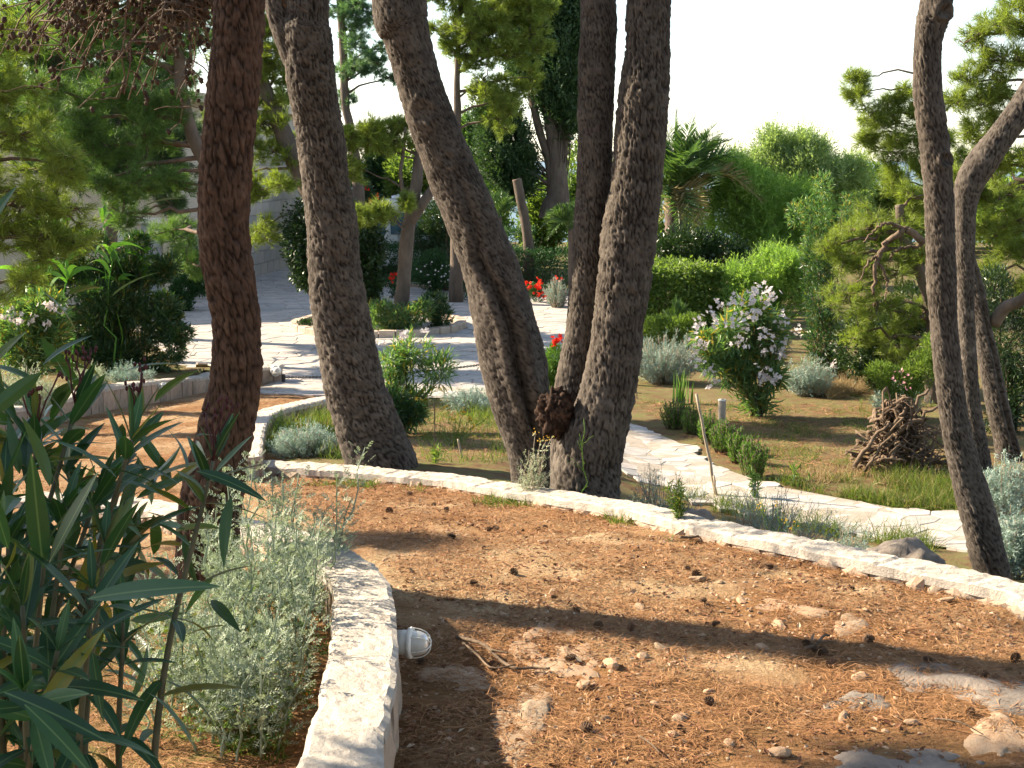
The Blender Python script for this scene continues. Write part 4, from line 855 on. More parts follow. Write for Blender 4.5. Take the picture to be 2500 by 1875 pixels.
far_tree('bare_trunk', 'bare weathered tree stump pole leaning in the far shrubbery', [(590, 1276, 1302), (540, 1270, 1294), (480, 1258, 1282), (437, 1250, 1274)], 36.0, [], 'needle_dark', 110, cat='stump', k=14)

# ------------------------------------------------------------------ palms
def frond(base, tip, r, width, sag, n=34, leaf=0.5):
    """feather palm frond: rachis and two rows of leaflets"""
    t = np.linspace(0, 1, 12)[:, None]; L = np.linalg.norm(tip - base); pts = base + (tip - base) * t + np.array([0, 0, sag * L]) * np.sin(t * math.pi * 0.95)
    V0, F0 = tube(pts, np.linspace(0.02, 0.005, 12), 4); mb = MB(); mb.add(V0, F0)
    tt = np.linspace(0.12, 1.0, n); c = np.column_stack([np.interp(tt, t[:, 0], pts[:, k]) for k in range(3)]); tg = unit(np.gradient(c, axis=0))
    side = unit(np.cross(tg, np.array([0, 0, 1.0]) + 0.25 * r.normal(size=3))); nv = np.cross(side, tg); ln = leaf * np.sin(np.clip(tt * 1.05, 0, 1) ** 0.7 * math.pi * 0.93 + 0.12).clip(0.25)
    for s in (1, -1):
        D = side * s * 0.9 + tg * 0.75 + nv * 0.35 + 0.12 * r.normal(size=c.shape); R = frames(D, r, np.array([0, 0, 1.0])); V, F = inst(*NARROW, c, R, np.column_stack([ln, ln * width, ln])); mb.add(V, F)
    return mb
def palm(label, base_px, Y, crown_px, tips, seed, leaf=0.42, trunk_r=0.2, dry=()):
    r = rs(seed); b = P(*base_px, Y); b[2] = float(T(b[0], b[1])); root = empty('palm_tree', b, label, 'palm'); C = P(*crown_px, Y)
    pts = (b - np.array([0, 0, 0.2]))[None] * (1 - np.linspace(0, 1, 12)[:, None]) + C[None] * np.linspace(0, 1, 12)[:, None]; mb = MB(); mb.add(*tube(catmull(pts, 48), trunk_r * (1 + 0.12 * (np.arange(48) % 2)), 14)); mb.build('trunk', M['bark_far'], root, True)
    for k, (x, y, dy, sag) in enumerate(tips):
        mb = frond(C + r.normal(size=3) * 0.05, P(x, y, Y + dy), r, 0.55, sag, 46, leaf); mb.build('frond', M['palm_dry' if k in dry else 'palm'], root)
    return root
palm('feather palm with arching fronds left of the tamarisks', (1650, 690), 30.5, (1645, 480),
  [(1650, 273, 0.2, 0.04), (1695, 289, -0.6, 0.1), (1745, 310, -0.4, 0.12), (1605, 321, 0.3, 0.06), (1785, 347, 0.2, 0.18), (1818, 395, -0.5, 0.22), (1861, 501, -0.4, 0.3), (1729, 596, -1.2, 0.32), (1695, 617, -1.0, 0.3), (1661, 596, -1.3, 0.25), (1572, 374, -0.4, 0.12), (1549, 458, -0.5, 0.2), (1762, 448, -1.2, 0.25), (1706, 374, -1.3, 0.2), (1661, 374, 1.4, 0.1), (1773, 522, 0.8, 0.25), (1594, 564, -0.9, 0.25), (1639, 331, 0.9, 0.05), (1723, 336, 0.8, 0.12), (1566, 416, 0.6, 0.15), (1818, 448, 0.6, 0.25), (1757, 331, -0.9, 0.15), (1622, 289, -0.3, 0.04), (1684, 416, -1.4, 0.2)], 61, 0.62, dry=(7, 8, 6, 16))
palm('low palm with pale lit fronds behind the leaning pine', (1222, 600), 34.0, (1215, 530), [(1240, 470, 0, 0.1), (1262, 500, 0.2, 0.2), (1200, 470, 0, 0.1), (1180, 510, -0.3, 0.2), (1270, 530, -0.3, 0.25), (1225, 465, 0.4, 0.1), (1250, 485, -0.4, 0.15)], 62, 0.3, 0.1)
palm('low dark palm half hidden by the twin pine', (1400, 640), 32.0, (1400, 560), [(1330, 535, -0.2, 0.3), (1320, 560, 0.2, 0.3), (1345, 515, 0, 0.2), (1370, 500, 0, 0.15), (1450, 510, 0, 0.2), (1335, 590, -0.4, 0.3), (1410, 490, 0.2, 0.1)], 63, 0.35, 0.12)
palm('tiny palm seedling in front of the bright clipped hedge', (1655, 800), 24.0, (1652, 795), [(1640, 735, 0, 0.1), (1662, 728, 0, 0.05), (1680, 745, 0, 0.1), (1622, 760, 0, 0.2), (1695, 770, -0.1, 0.2), (1650, 720, 0.1, 0.05)], 64, 0.2, 0.05)

# ------------------------------------------------------------------ background shrubs
S = shrub
S('tamarisk', 'tall feathery pale tamarisk against the sky right of the palm', 'shrub', [(1930, 410, 90, 85, 1900), (1990, 430, 80, 75, 1400), (1890, 365, 55, 55, 800), (1950, 370, 65, 50, 800), (2050, 450, 75, 55, 1000), (2085, 415, 40, 28, 300), (1870, 430, 75, 75, 1400), (1800, 440, 60, 60, 900), (2060, 520, 70, 60, 900)], (1930, 700), 34, PLUME, (0.24, 0.5), 'tamarisk_pale', 301, 16, 0.03, 0.7, 0.45, 0.2, 0.28, rand=1.1, clumps=9)
S('tamarisk', 'broad bright feathery tamarisk filling the slope behind the palm', 'shrub', [(1830, 480, 80, 85, 1668), (1900, 500, 90, 80, 1865), (1960, 520, 70, 75, 1276), (1780, 420, 60, 55, 785), (1850, 580, 80, 80, 1473), (1760, 520, 60, 70, 982), (1940, 590, 60, 60, 883)], (1860, 730), 31, PLUME, (0.2, 0.4), 'tamarisk', 302, 16, 0.03, 0.7, 0.45, 0.25, 0.25, rand=1.1, clumps=9)
S('tamarisk', 'low feathery tamarisk sprays above the white oleander', 'shrub', [(1810, 690, 60, 50, 954), (1880, 640, 55, 50, 954), (1950, 660, 55, 55, 954), (1870, 720, 60, 40, 818), (1980, 720, 50, 50, 682)], (1880, 800), 27, PLUME, (0.16, 0.32), 'tamarisk', 303, 12, 0.02, 0.7, 0.45, 0.25, 0.25, rand=1.1, clumps=8)
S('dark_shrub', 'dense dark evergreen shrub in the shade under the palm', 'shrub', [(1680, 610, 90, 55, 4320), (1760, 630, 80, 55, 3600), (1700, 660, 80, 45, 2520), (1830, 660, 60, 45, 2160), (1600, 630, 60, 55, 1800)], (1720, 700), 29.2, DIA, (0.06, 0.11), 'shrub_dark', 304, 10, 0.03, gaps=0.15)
S('leafy_shrub', 'pale leafed shrub with bare twigs in front of the tamarisks', 'shrub', [(1990, 520, 55, 90, 1872), (2040, 590, 55, 70, 1440), (1985, 620, 40, 60, 864), (2075, 520, 45, 50, 720)], (2010, 760), 25, OLE, (0.07, 0.12), 'oleander_pale', 305, 14, 0.015, clumps=7)
far_tree('pine_tree', 'low spreading olive pine with a gnarled bough behind the woodpile', [(900, 2260, 2300), (800, 2262, 2298), (700, 2245, 2280), (620, 2210, 2240), (560, 2190, 2214), (500, 2185, 2205)], 18.5,
  [(2080, 560, 55), (2140, 540, 60), (2210, 560, 60), (2060, 640, 60), (2130, 640, 75), (2200, 660, 70), (2250, 620, 55), (2070, 720, 60), (2140, 740, 75), (2210, 760, 65), (2100, 810, 60), (2170, 840, 65), (2260, 760, 55), (2030, 600, 35), (2230, 480, 45)], 'needle_olive', 306, dens=0.5)
br = [o for o in bpy.data.objects if o.name.startswith('pine_tree') and o.parent is None][-1]; mb = MB(); r = rs(4)
for pts, r0 in (([(2255, 590), (2215, 560), (2180, 580), (2160, 600), (2145, 630), (2135, 680), (2128, 720)], 0.055), ([(2215, 560), (2170, 545), (2140, 560), (2110, 590)], 0.03), ([(2250, 600), (2190, 610), (2170, 640)], 0.028), ([(2150, 620), (2120, 640), (2095, 690)], 0.022), ([(2145, 640), (2165, 690), (2160, 730)], 0.022)):
    p = catmull(np.array([P(x, y, 17.7) for x, y in pts]), 24); p = p + r.normal(size=p.shape) * 0.012; mb.add(*tube(p, np.linspace(r0, r0 * 0.35, 24), 7))
mb.build('gnarled_bough', M['dead_wood'], br, True)
far_tree('pine_tree', 'airy sunlit pine spreading over the upper right against the sky', [(900, 2290, 2326), (600, 2284, 2316), (450, 2280, 2306), (330, 2272, 2294), (230, 2262, 2280), (150, 2256, 2268)], 20.0,
  [(2100, 230, 28), (2140, 280, 45), (2190, 300, 55), (2230, 340, 55), (2170, 370, 55), (2120, 330, 28), (2250, 420, 55), (2180, 440, 50), (2230, 500, 50), (2090, 190, 22), (2300, 440, 40), (2250, 260, 35), (2350, 400, 50), (2300, 350, 40), (2200, 230, 30)], 'needle_olive', 307, dens=0.95, limb=0.022)
far_tree('pine_tree', 'pale green pine crown in the top right corner', [(1000, 2600, 2640), (600, 2590, 2622), (300, 2560, 2584), (100, 2540, 2560), (-60, 2530, 2545)], 17.0,
  [(2440, 60, 70), (2480, 140, 70), (2400, 150, 45), (2440, 220, 55), (2490, 20, 80), (2380, 90, 40), (2400, 240, 45), (2370, 200, 35), (2500, 260, 60), (2430, 300, 50), (2380, 330, 40), (2330, 250, 40), (2480, 380, 70), (2420, 400, 60)], 'needle_olive', 308, dens=0.8, limb=0.03)
far_tree('pine_tree', 'olive pine boughs filling the gap at the right edge', [(1050, 2620, 2660), (800, 2610, 2645), (600, 2600, 2630), (450, 2590, 2615)], 19.0,
  [(2440, 470, 60), (2480, 540, 70), (2420, 560, 50), (2470, 620, 65), (2400, 480, 40), (2500, 700, 60), (2420, 660, 45), (2330, 430, 30), (2310, 480, 35)], 'needle_olive', 309, dens=0.8)
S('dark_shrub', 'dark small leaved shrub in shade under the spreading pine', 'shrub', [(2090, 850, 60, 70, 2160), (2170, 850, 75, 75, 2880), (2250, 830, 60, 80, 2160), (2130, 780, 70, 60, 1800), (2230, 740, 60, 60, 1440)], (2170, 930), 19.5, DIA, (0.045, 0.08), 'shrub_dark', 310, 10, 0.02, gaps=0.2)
S('leafy_shrub', 'oleander clump with a few white blooms right of the white oleander', 'shrub', [(2000, 700, 40, 90, 936), (2010, 820, 45, 70, 936), (1990, 640, 30, 60, 600), (2030, 900, 35, 50, 700)], (2015, 960), 20.5, OLE, (0.08, 0.13), 'oleander', 311, 14, 0.012, flowers=[(1950, 810, -0.4), (2040, 850, -0.3), (2060, 840, -0.2), (2035, 890, -0.4)], fn=12)
S('flowering_shrub', 'low shrub dotted with pink flowers behind the woodpile', 'shrub', [(2200, 930, 60, 35, 1296), (2150, 910, 40, 25, 700), (2250, 900, 40, 50, 864), (2280, 860, 35, 50, 900)], (2210, 985), 17.0, OLE, (0.05, 0.09), 'shrub_bright', 312, 10, 0.008, flowers=[(2200, 905, -0.4), (2215, 925, -0.4), (2180, 925, -0.4), (2208, 948, -0.4)], fmat='pink_flower', fsize=0.022, fn=5)
S('dark_shrub', 'deep green bush at the right edge behind the grooved trunk', 'shrub', [(2460, 820, 60, 110, 2520), (2480, 960, 50, 90, 1800), (2420, 720, 50, 70, 1440), (2440, 1020, 40, 60, 864)], (2460, 1090), 16.0, OLE, (0.06, 0.1), 'shrub_dark', 313, 10, 0.02)
# beyond the plaza: bright far shrubs
FS = [(1000, 420, 60, 50, 'pale green far shrub left of the small planter pine'), (950, 390, 45, 40, 'light green far bush above the white van'), (1220, 440, 60, 60, 'bright far shrub right of the leaning trunk'), (1180, 540, 60, 45, 'sunlit bush beside the low pale palm'), (1320, 545, 60, 45, 'sunlit pale shrub at the foot of the dark cypress'), (1400, 430, 50, 80, 'light green leafy shrub between the cypress and twin pine'), (1080, 410, 50, 50, 'far pale bush hidden behind the leaning trunk'), (1340, 480, 60, 50, 'green bush round the base of the dark cypress'), (1540, 500, 60, 120, 'tall leafy bush right of the twin pine'), (800, 430, 60, 60, 'far leafy shrub behind the second trunk')]
for k, (x, y, rx, ry, lb) in enumerate(FS):
    S('far_shrub', lb, 'shrub', [(x, y, rx, ry, 1300), (x + rx * 0.4, y + ry * 0.5, rx * 0.7, ry * 0.6, 700), (x - rx * 0.4, y + ry * 0.6, rx * 0.7, ry * 0.6, 700)], (x, 640), 43 + (k % 3) * 2, DIA, (0.12, 0.22), 'shrub_bright', 330 + k, 6, 0.03, gaps=0.22, group='sunlit shrubs beyond the plaza')
S('dark_shrub', 'rounded dark bush above the hedge between the planter pine and leaning trunk', 'shrub', [(1080, 540, 60, 55, 3600), (1050, 580, 50, 40, 1800)], (1080, 660), 36, DIA, (0.06, 0.11), 'shrub_dark', 345, 6, 0.03, gaps=0.12)
S('flowering_shrub', 'dark bush with red blooms left of the white van', 'shrub', [(880, 480, 40, 40, 1584), (850, 520, 40, 35, 1296), (915, 500, 25, 25, 800)], (875, 640), 38, DIA, (0.06, 0.11), 'shrub_dark', 346, 6, 0.02, flowers=[(896, 461, -0.6), (918, 478, -0.6), (905, 490, -0.6), (900, 497, -0.6)], fmat='red_flower', fsize=0.04, fn=8)
# hedges
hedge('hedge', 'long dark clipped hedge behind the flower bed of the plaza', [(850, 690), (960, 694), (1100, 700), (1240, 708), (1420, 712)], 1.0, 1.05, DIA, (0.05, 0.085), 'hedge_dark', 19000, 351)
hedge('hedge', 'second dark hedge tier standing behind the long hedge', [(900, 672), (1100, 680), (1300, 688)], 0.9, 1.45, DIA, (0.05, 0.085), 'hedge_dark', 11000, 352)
hedge('hedge', 'bright leafy hedge with a sunlit top right of the twin pine', [(1490, 806), (1560, 806), (1620, 805), (1690, 800)], 1.9, 1.3, ROUND, (0.06, 0.1), 'shrub_bright', 12000, 353)
S('leafy_shrub', 'bright green ground shrub in front of the sunlit hedge', 'shrub', [(1590, 800, 50, 28, 1296), (1650, 800, 50, 30, 1296), (1690, 790, 30, 25, 800)], (1630, 835), 22.5, OLE, (0.06, 0.1), 'shrub_bright', 354, 8, 0.008)
# flower bed behind the plaza
S('flowering_shrub', 'dark shrub speckled with small white flowers by the plaza kerb', 'shrub', [(1040, 660, 45, 40, 1584), (1090, 670, 45, 38, 1584), (1060, 630, 30, 25, 900)], (1060, 705), 35, DIA, (0.05, 0.08), 'hedge_dark', 361, 6, 0.01, flowers=[(1030, 650, -0.7), (1050, 640, -0.7), (1065, 660, -0.7), (1085, 655, -0.7), (1100, 665, -0.7), (1045, 675, -0.7), (1110, 650, -0.6), (1075, 680, -0.7), (1095, 685, -0.7), (1055, 690, -0.7)], fsize=0.035, fspread=0.07, fn=3)
for k, (x, y, fl, lb) in enumerate([(960, 690, [(963, 672, -0.3), (955, 680, -0.3)], 'small red geranium by the planter pine at the back kerb'), (1128, 690, [(1125, 675, -0.3), (1130, 670, -0.3)], 'red geranium half hidden behind the leaning trunk'), (1310, 705, [(1285, 695, -0.3), (1290, 703, -0.3), (1310, 705, -0.35), (1315, 690, -0.3), (1318, 715, -0.35), (1330, 722, -0.35), (1358, 680, -0.2), (1312, 697, -0.4)], 'red geraniums in bloom beside the blue grey bush')]):
    S('geranium', lb, 'flower', [(x, y, 32, 16, 700)], (x, y + 16), 34 - k * 0.5, ROUND, (0.04, 0.07), 'hedge_dark', 365 + k, 5, 0.006, flowers=fl, fmat='red_flower', fsize=0.05, fspread=0.05, fn=9)
S('geranium', 'bright red geranium against the foot of the twin pine', 'flower', [(1352, 880, 25, 42, 900), (1340, 905, 22, 30, 600)], (1345, 940), 20, NARROW, (0.07, 0.12), 'rosemary', 369, 8, 0.006, flowers=[(1359, 832, -0.1), (1352, 836, -0.1), (1370, 824, -0.1)], fmat='red_flower', fsize=0.04, fspread=0.03, fn=10)
silver_bush('blue grey bush by the red geraniums at the plaza kerb', (1360, 752), 670, 34, 371, n=1400)
S('leafy_shrub', 'low green planting at the left of the planter ring', 'shrub', [(750, 800, 28, 22, 864)], (750, 820), 27.3, DIA, (0.04, 0.08), 'shrub_dark', 372, 6, 0.008)
S('leafy_shrub', 'small dark leafed shrub on the right of the planter ring', 'shrub', [(1060, 745, 38, 30, 936), (1080, 770, 28, 20, 600)], (1065, 790), 27.2, OLE, (0.09, 0.14), 'oleander', 373, 8, 0.01)
S('leafy_shrub', 'young oleander with pale leaves at the front of the planter ring', 'shrub', [(930, 760, 40, 25, 900), (985, 775, 55, 28, 792), (1030, 760, 30, 28, 600), (930, 800, 30, 22, 500)], (960, 815), 26.8, OLE, (0.09, 0.15), 'oleander_pale', 374, 10, 0.008)

# ------------------------------------------------------------------ thicket on the left
S('oleander', 'large oleander thicket filling the bed behind the retaining wall on the left', 'shrub', [(200, 640, 110, 80, 3600), (330, 650, 90, 70, 3024), (120, 700, 90, 90, 2880), (250, 740, 110, 80, 3600), (370, 750, 80, 90, 2736), (300, 830, 110, 70, 3312), (180, 830, 100, 80, 2736), (420, 830, 55, 60, 1296), (380, 890, 70, 40, 1296), (90, 830, 70, 80, 1800), (430, 790, 40, 40, 700), (385, 650, 45, 40, 936)], (260, 930), 20.5, OLE, (0.08, 0.14), 'oleander', 401, 30, 0.016, 0.7, 0.3, 0.4, 0.22, clumps=6)
S('oleander', 'pale oleander with white blooms at the left edge above the silver mound', 'shrub', [(40, 790, 60, 60, 720), (110, 760, 50, 45, 800), (60, 850, 70, 60, 900), (130, 820, 40, 50, 500)], (70, 930), 16.5, OLE, (0.1, 0.17), 'oleander_pale', 402, 18, 0.01, flowers=[(15, 770, -0.3), (50, 780, -0.3), (70, 778, -0.3), (110, 745, -0.3), (125, 748, -0.3), (150, 750, -0.2), (30, 765, -0.2), (115, 795, -0.3)], fn=8, fsize=0.04)
def reeds(label, spots, seed):
    r = rs(seed); b = P(spots[0][0], spots[0][1] + 180, spots[0][2]); b[2] = float(T(b[0], b[1])); root = empty('giant_reed', b, label, 'reed'); mb = MB(); st = MB()
    for (x, y, Y, n, L) in spots:
        top = P(x, y, Y); g = top.copy(); g[2] = float(T(g[0], g[1])); st.add(*tube(branch_path(g, top, r, 0, 8), np.linspace(0.014, 0.007, 8), 6))
        for k in range(n):
            a = r.rand() * 6.283; s0 = top - np.array([0, 0, r.rand() * 0.45]); el = r.uniform(0.5, 1.3); d = np.array([math.cos(a) * math.cos(el), math.sin(a) * math.cos(el) * 0.7, math.sin(el)])
            t = np.linspace(0, 1, 9)[:, None]; c = s0 + d * t * L + np.array([math.cos(a) * 0.35 * L, 0, -0.75 * L]) * t ** 2.6
            w = 0.04 * np.sin(np.clip(t[:, 0] * 0.9 + 0.12, 0, 1) * math.pi)[:, None]; sd = unit(np.cross(d, np.array([0.2, 1, 0.1])))
            V = np.concatenate([c - sd * w, c + sd * w]); F = np.array([[q, q + 1, q + 10, q + 9] for q in range(8)]); mb.add(V, F)
    mb.build('leaves', M['reed'], root, kind='stuff'); st.build('stems', M['reed'], root, True, kind='stuff')
reeds('giant reeds with arching green leaves above the thicket at the left', [(120, 500, 20, 9, 0.7), (90, 540, 20, 7, 0.6), (145, 530, 20.2, 7, 0.6), (70, 560, 20, 6, 0.6), (160, 640, 19.5, 7, 0.7), (60, 640, 19.5, 6, 0.7), (250, 530, 20.3, 5, 0.6), (265, 600, 20, 6, 0.6)], 405)
reeds('single reed shoot with bent leaves in front of the shuttered window', [(348, 610, 20.5, 9, 0.5), (285, 630, 20.3, 5, 0.4)], 406)
S('leafy_shrub', 'low dark green bush against the corner of the house', 'shrub', [(455, 700, 40, 32, 1728), (490, 690, 30, 30, 1080), (430, 720, 22, 18, 700)], (455, 740), 31, DIA, (0.06, 0.11), 'hedge_dark', 407, 6, 0.01)
silver_bush('pale silver mound at the left edge above the retaining wall', (50, 985), 900, 110, 411, 'silver', 3600, Y=14.3)
silver_bush('smaller silver bush right of the pale mound above the retaining wall', (215, 950), 892, 45, 412, 'silver', 1200, Y=16.8)
silver_bush('greyish silver plant under the oleander thicket', (320, 950), 890, 50, 413, 'silver_blue', 900, Y=18.0)

# ------------------------------------------------------------------ right-hand garden
silver_bush('large grey green silver bush left of the white oleander', (1620, 935), 815, 85, 421, 'silver_blue', 4200, size=(0.06, 0.11))
S('oleander', 'airy oleander covered in pale pink white blossom clusters in the right garden', 'shrub', [(1800, 805, 75, 60, 700), (1850, 790, 65, 55, 560), (1750, 870, 60, 55, 480), (1885, 850, 60, 55, 480), (1800, 890, 70, 45, 480), (1830, 750, 50, 28, 220), (1870, 920, 50, 30, 280), (1725, 820, 35, 35, 180)], (1860, 985), 17.3, diamond(0.16, 0.25), (0.13, 0.21), 'oleander_pale', 422, 22, 0.01, 0.65, 0.15, 0.3, 0.3, clumps=6,
  flowers=[(1750, 745, -0.4), (1790, 732, -0.5), (1840, 710, -0.3), (1862, 715, -0.2), (1885, 730, -0.3), (1850, 765, -0.5), (1825, 780, -0.5), (1790, 785, -0.6), (1710, 795, -0.3), (1745, 785, -0.4), (1910, 772, -0.2), (1700, 845, -0.3), (1715, 838, -0.3), (1695, 875, -0.3), (1735, 900, -0.4), (1745, 930, -0.4), (1910, 845, -0.3), (1905, 860, -0.3), (1870, 860, -0.4), (1865, 910, -0.4), (1890, 925, -0.4), (1870, 930, -0.4), (1915, 820, -0.2), (1845, 740, -0.5), (1870, 810, -0.5), (1810, 830, -0.5)], fn=14, fsize=0.036, fspread=0.055)
silver_bush('silver grey bush under the right side of the white oleander', (1970, 965), 870, 70, 423, 'silver_blue', 2600)
silver_bush('rounded blue grey bush left of the woodpile', (2190, 1020), 945, 58, 424, 'silver_blue', 1900)
silver_bush('silver bush with yellow buds at the right edge beyond the path', (2450, 1230), 1120, 75, 425, 'silver_blue', 2200, Y=11.6)
silver_bush('silver bush low at the right edge behind the slender pine', (2470, 1380), 1240, 60, 426, 'silver_blue', 1700, Y=9.0)
silver_bush('silver shrub at the foot of the second pine inside the low wall', (745, 1128), 1040, 82, 427, 'silver_blue', 3600, Y=11.2, size=(0.04, 0.07))
silver_bush('grey silver plant right of the twin pine behind the kerb wall', (1610, 1238), 1145, 80, 428, 'silver_blue', 2600, Y=9.2, size=(0.03, 0.055))
silver_bush('wide low silver clump between kerb wall and footpath', (1880, 1310), 1195, 160, 429, 'silver_blue', 5600, Y=8.6, size=(0.03, 0.055))
silver_bush('small white felted plant at the foot of the twin pine', (1300, 1195), 1105, 36, 430, 'silver', 500, Y=8.5, size=(0.025, 0.05))
silver_bush('dim grey green clump at the edge of the plaza behind the weeds', (1150, 1010), 945, 55, 431, 'silver_blue', 1100)
for k, (x, y, w, t) in enumerate([(1650, 1048, 42, 965), (1690, 1062, 30, 990), (1728, 1085, 34, 1003), (1765, 1105, 36, 1020), (1803, 1130, 32, 1045), (1838, 1165, 44, 1062)]):
    g = G(x, y); Y = g[1]; r = rs(440 + k); w2, h = w / FPX * Y, (y - t) / FPX * Y
    root = empty('rosemary_bush', g, ['darkest rosemary bush, farthest up the path edge', 'small rosemary bush second from the top of the row', 'third rosemary bush down the row beside the leaning cane', 'fourth rosemary bush down the row, behind the cane', 'narrow rosemary bush fifth down the row', 'brightest rosemary bush, nearest in the row along the path'][k], 'bush', 'rosemary bushes along the footpath'); mb = MB(); st = MB()
    for q in range(75):
        a = r.rand() * 6.283; u = math.sqrt(r.rand()); e = g + np.array([math.cos(a) * u * w2, math.sin(a) * u * w2, h * (1.05 - 0.45 * u * u) * r.uniform(0.7, 1.05)]); s0 = g + np.array([math.cos(a) * u * w2 * 0.55, math.sin(a) * u * w2 * 0.55, 0.0])
        p = branch_path(s0, e, r, 0.0, 5); st.add(*tube(p, 0.004, 4)); m = 34; tt = r.uniform(0.15, 1, m); pp = s0 + (e - s0) * tt[:, None] + r.normal(size=(m, 3)) * 0.006; d = unit(e - s0) * 0.9 + r.normal(size=(m, 3)) * 0.6
        V, F = inst(*diamond(0.22), pp, frames(d, r), r.uniform(0.03, 0.05, m)); mb.add(V, F)
    mb.build('foliage', M['rosemary'], root, kind='stuff'); st.build('stems', M['twig'], root, True, kind='stuff')
def blades(root, pts, L, wid, r, mat, name='blades', spread=0.5, nseg=3, kind='stuff', bend=0.5):
    n = len(pts); a = r.rand(n) * 6.283; el = np.clip(math.pi / 2 - np.abs(r.normal(size=n)) * spread, 0.25, 1.57); d = np.column_stack([np.cos(a) * np.cos(el), np.sin(a) * np.cos(el), np.sin(el)]); ln = L[0] + (L[1] - L[0]) * r.rand(n)
    t = np.linspace(0, 1, nseg)[None, :, None]; c = pts[:, None] + d[:, None] * t * ln[:, None, None] + np.stack([np.cos(a), np.sin(a), -0.8 * np.ones(n)], 1)[:, None] * (bend * ln * r.rand(n))[:, None, None] * t ** 2.2
    sd = unit(np.cross(d, r.normal(size=(n, 3)))); w = (wid * (1 - np.linspace(0, 0.96, nseg) ** 1.5))[None, :, None]
    V = np.stack([c - sd[:, None] * w / 2, c + sd[:, None] * w / 2], 2).reshape(n, nseg * 2, 3)
    f = np.array([[2 * q, 2 * q + 1, 2 * q + 3] for q in range(nseg - 1)] + [[2 * q, 2 * q + 3, 2 * q + 2] for q in range(nseg - 1)])
    F = (f[None] + (np.arange(n) * nseg * 2)[:, None, None]).reshape(-1, 3); mb = MB(); mb.add(V.reshape(-1, 3), F); return mb.build(name, M[mat], root, kind=kind)
def scatter(poly_px, n, r, clump=0.0, cs=1.2):
    poly = np.array([G(x, y)[:2] for x, y in poly_px]); lo, hi = poly.min(0), poly.max(0); out = []
    while sum(len(o) for o in out) < n:
        q = lo + (hi - lo) * r.rand(4 * n, 2); q = q[inpoly(q[:, 0], q[:, 1], poly)]
        if clump: q = q[fbm(np.column_stack([q / cs * 3, 0 * q[:, 0]]), 3, 77) > clump]
        if len(q) == 0: break
        out.append(q)
    q = np.concatenate(out)[:n]; return np.column_stack([q, TZ(q[:, 0], q[:, 1])])
r = rs(500)
g = G(1668, 985); iris = empty('iris_plant', g, 'fan of upright sword leaves beside the leaning cane', 'plant')
blades(iris, g + np.column_stack([r.normal(size=14) * 0.06, r.normal(size=14) * 0.05, 0 * r.rand(14)]), (0.3, 0.52), 0.035, r, 'rosemary', 'leaves', 0.22, 5, None, 0.1)
def grass(label, poly, n, L, wid, mat, seed, clump=0.45, name='grass', spread=0.6):
    r = rs(seed); p = scatter(poly, n, r, clump); o = blades(None, p, L, wid, r, mat, name, spread); tag(o, label, None, None, 'stuff'); return o
grass('green grass verge along the far side of the footpath', [(1780, 1160), (1980, 1180), (2330, 1130), (2360, 1250), (2180, 1240), (2000, 1208), (1880, 1180)], 2600, (0.06, 0.2), 0.006, 'grass', 501, 0.5)
grass('tall green grass in front of the woodpile', [(2060, 1180), (2330, 1150), (2360, 1262), (2200, 1250), (2060, 1220)], 3000, (0.06, 0.26), 0.006, 'grass', 502, 0.48)
grass('straw coloured grass mixed into the verge', [(1880, 1170), (2330, 1100), (2360, 1255), (2180, 1240), (2000, 1205)], 2500, (0.05, 0.2), 0.006, 'dry_grass', 512, 0.45, 'dry_grass')
grass('thin patchy grass in the shaded right garden', [(1560, 980), (1900, 990), (2150, 1000), (2330, 1040), (2330, 1130), (1980, 1180), (1860, 1150), (1760, 1060)], 2600, (0.04, 0.14), 0.006, 'grass', 503, 0.55)
grass('pale dry grass mound left of the blue grey bush', [(1990, 930), (2090, 925), (2110, 960), (2020, 975)], 4200, (0.12, 0.3), 0.008, 'dry_grass', 504, 0.2, 'dry_grass')
grass('weeds and grass among the trunks inside the low walls', [(1020, 1030), (1060, 980), (1240, 990), (1260, 1080), (1240, 1140), (1030, 1130)], 1700, (0.05, 0.2), 0.005, 'grass', 505, 0.5)
grass('grass tufts by the silver shrub below the side wall', [(610, 1110), (640, 1040), (800, 1000), (830, 1080), (840, 1128)], 3000, (0.08, 0.26), 0.006, 'grass', 506, 0.4)
grass('short weeds growing along the kerb wall on the terrace', [(640, 1150), (1000, 1172), (1240, 1205), (1520, 1262), (1700, 1300), (1640, 1330), (1300, 1260), (1000, 1200), (640, 1180)], 2200, (0.03, 0.1), 0.006, 'grass', 507, 0.56, 'weeds', 0.8)
grass('weeds growing in the foreground oleander bed', [(0, 1550), (420, 1500), (640, 1560), (700, 1875), (0, 1875)], 5000, (0.02, 0.08), 0.006, 'grass', 508, 0.5, 'weeds', 0.9)
silver_bush('silver tuft squeezed between kerb wall and boulder', (2080, 1350), 1265, 55, 432, 'silver_blue', 1500, Y=7.9, size=(0.03, 0.055))
grass('dry and green stems along the bank behind the kerb wall', [(1560, 1200), (1780, 1255), (2100, 1320), (2280, 1355), (2280, 1330), (2000, 1285), (1700, 1215)], 1500, (0.1, 0.32), 0.005, 'grass', 509, 0.45)
grass('sparse grass behind the trunks beside the plaza', [(1120, 985), (1240, 960), (1330, 1000), (1300, 1070), (1150, 1040)], 1800, (0.1, 0.3), 0.007, 'grass', 510, 0.35)
grass('ground cover of low leaves in the garden beyond the footpath', [(1950, 880), (2120, 870), (2330, 900), (2330, 1000), (2100, 985), (2000, 920)], 5000, (0.05, 0.15), 0.01, 'grass', 511, 0.45, 'ground_cover', 0.9)
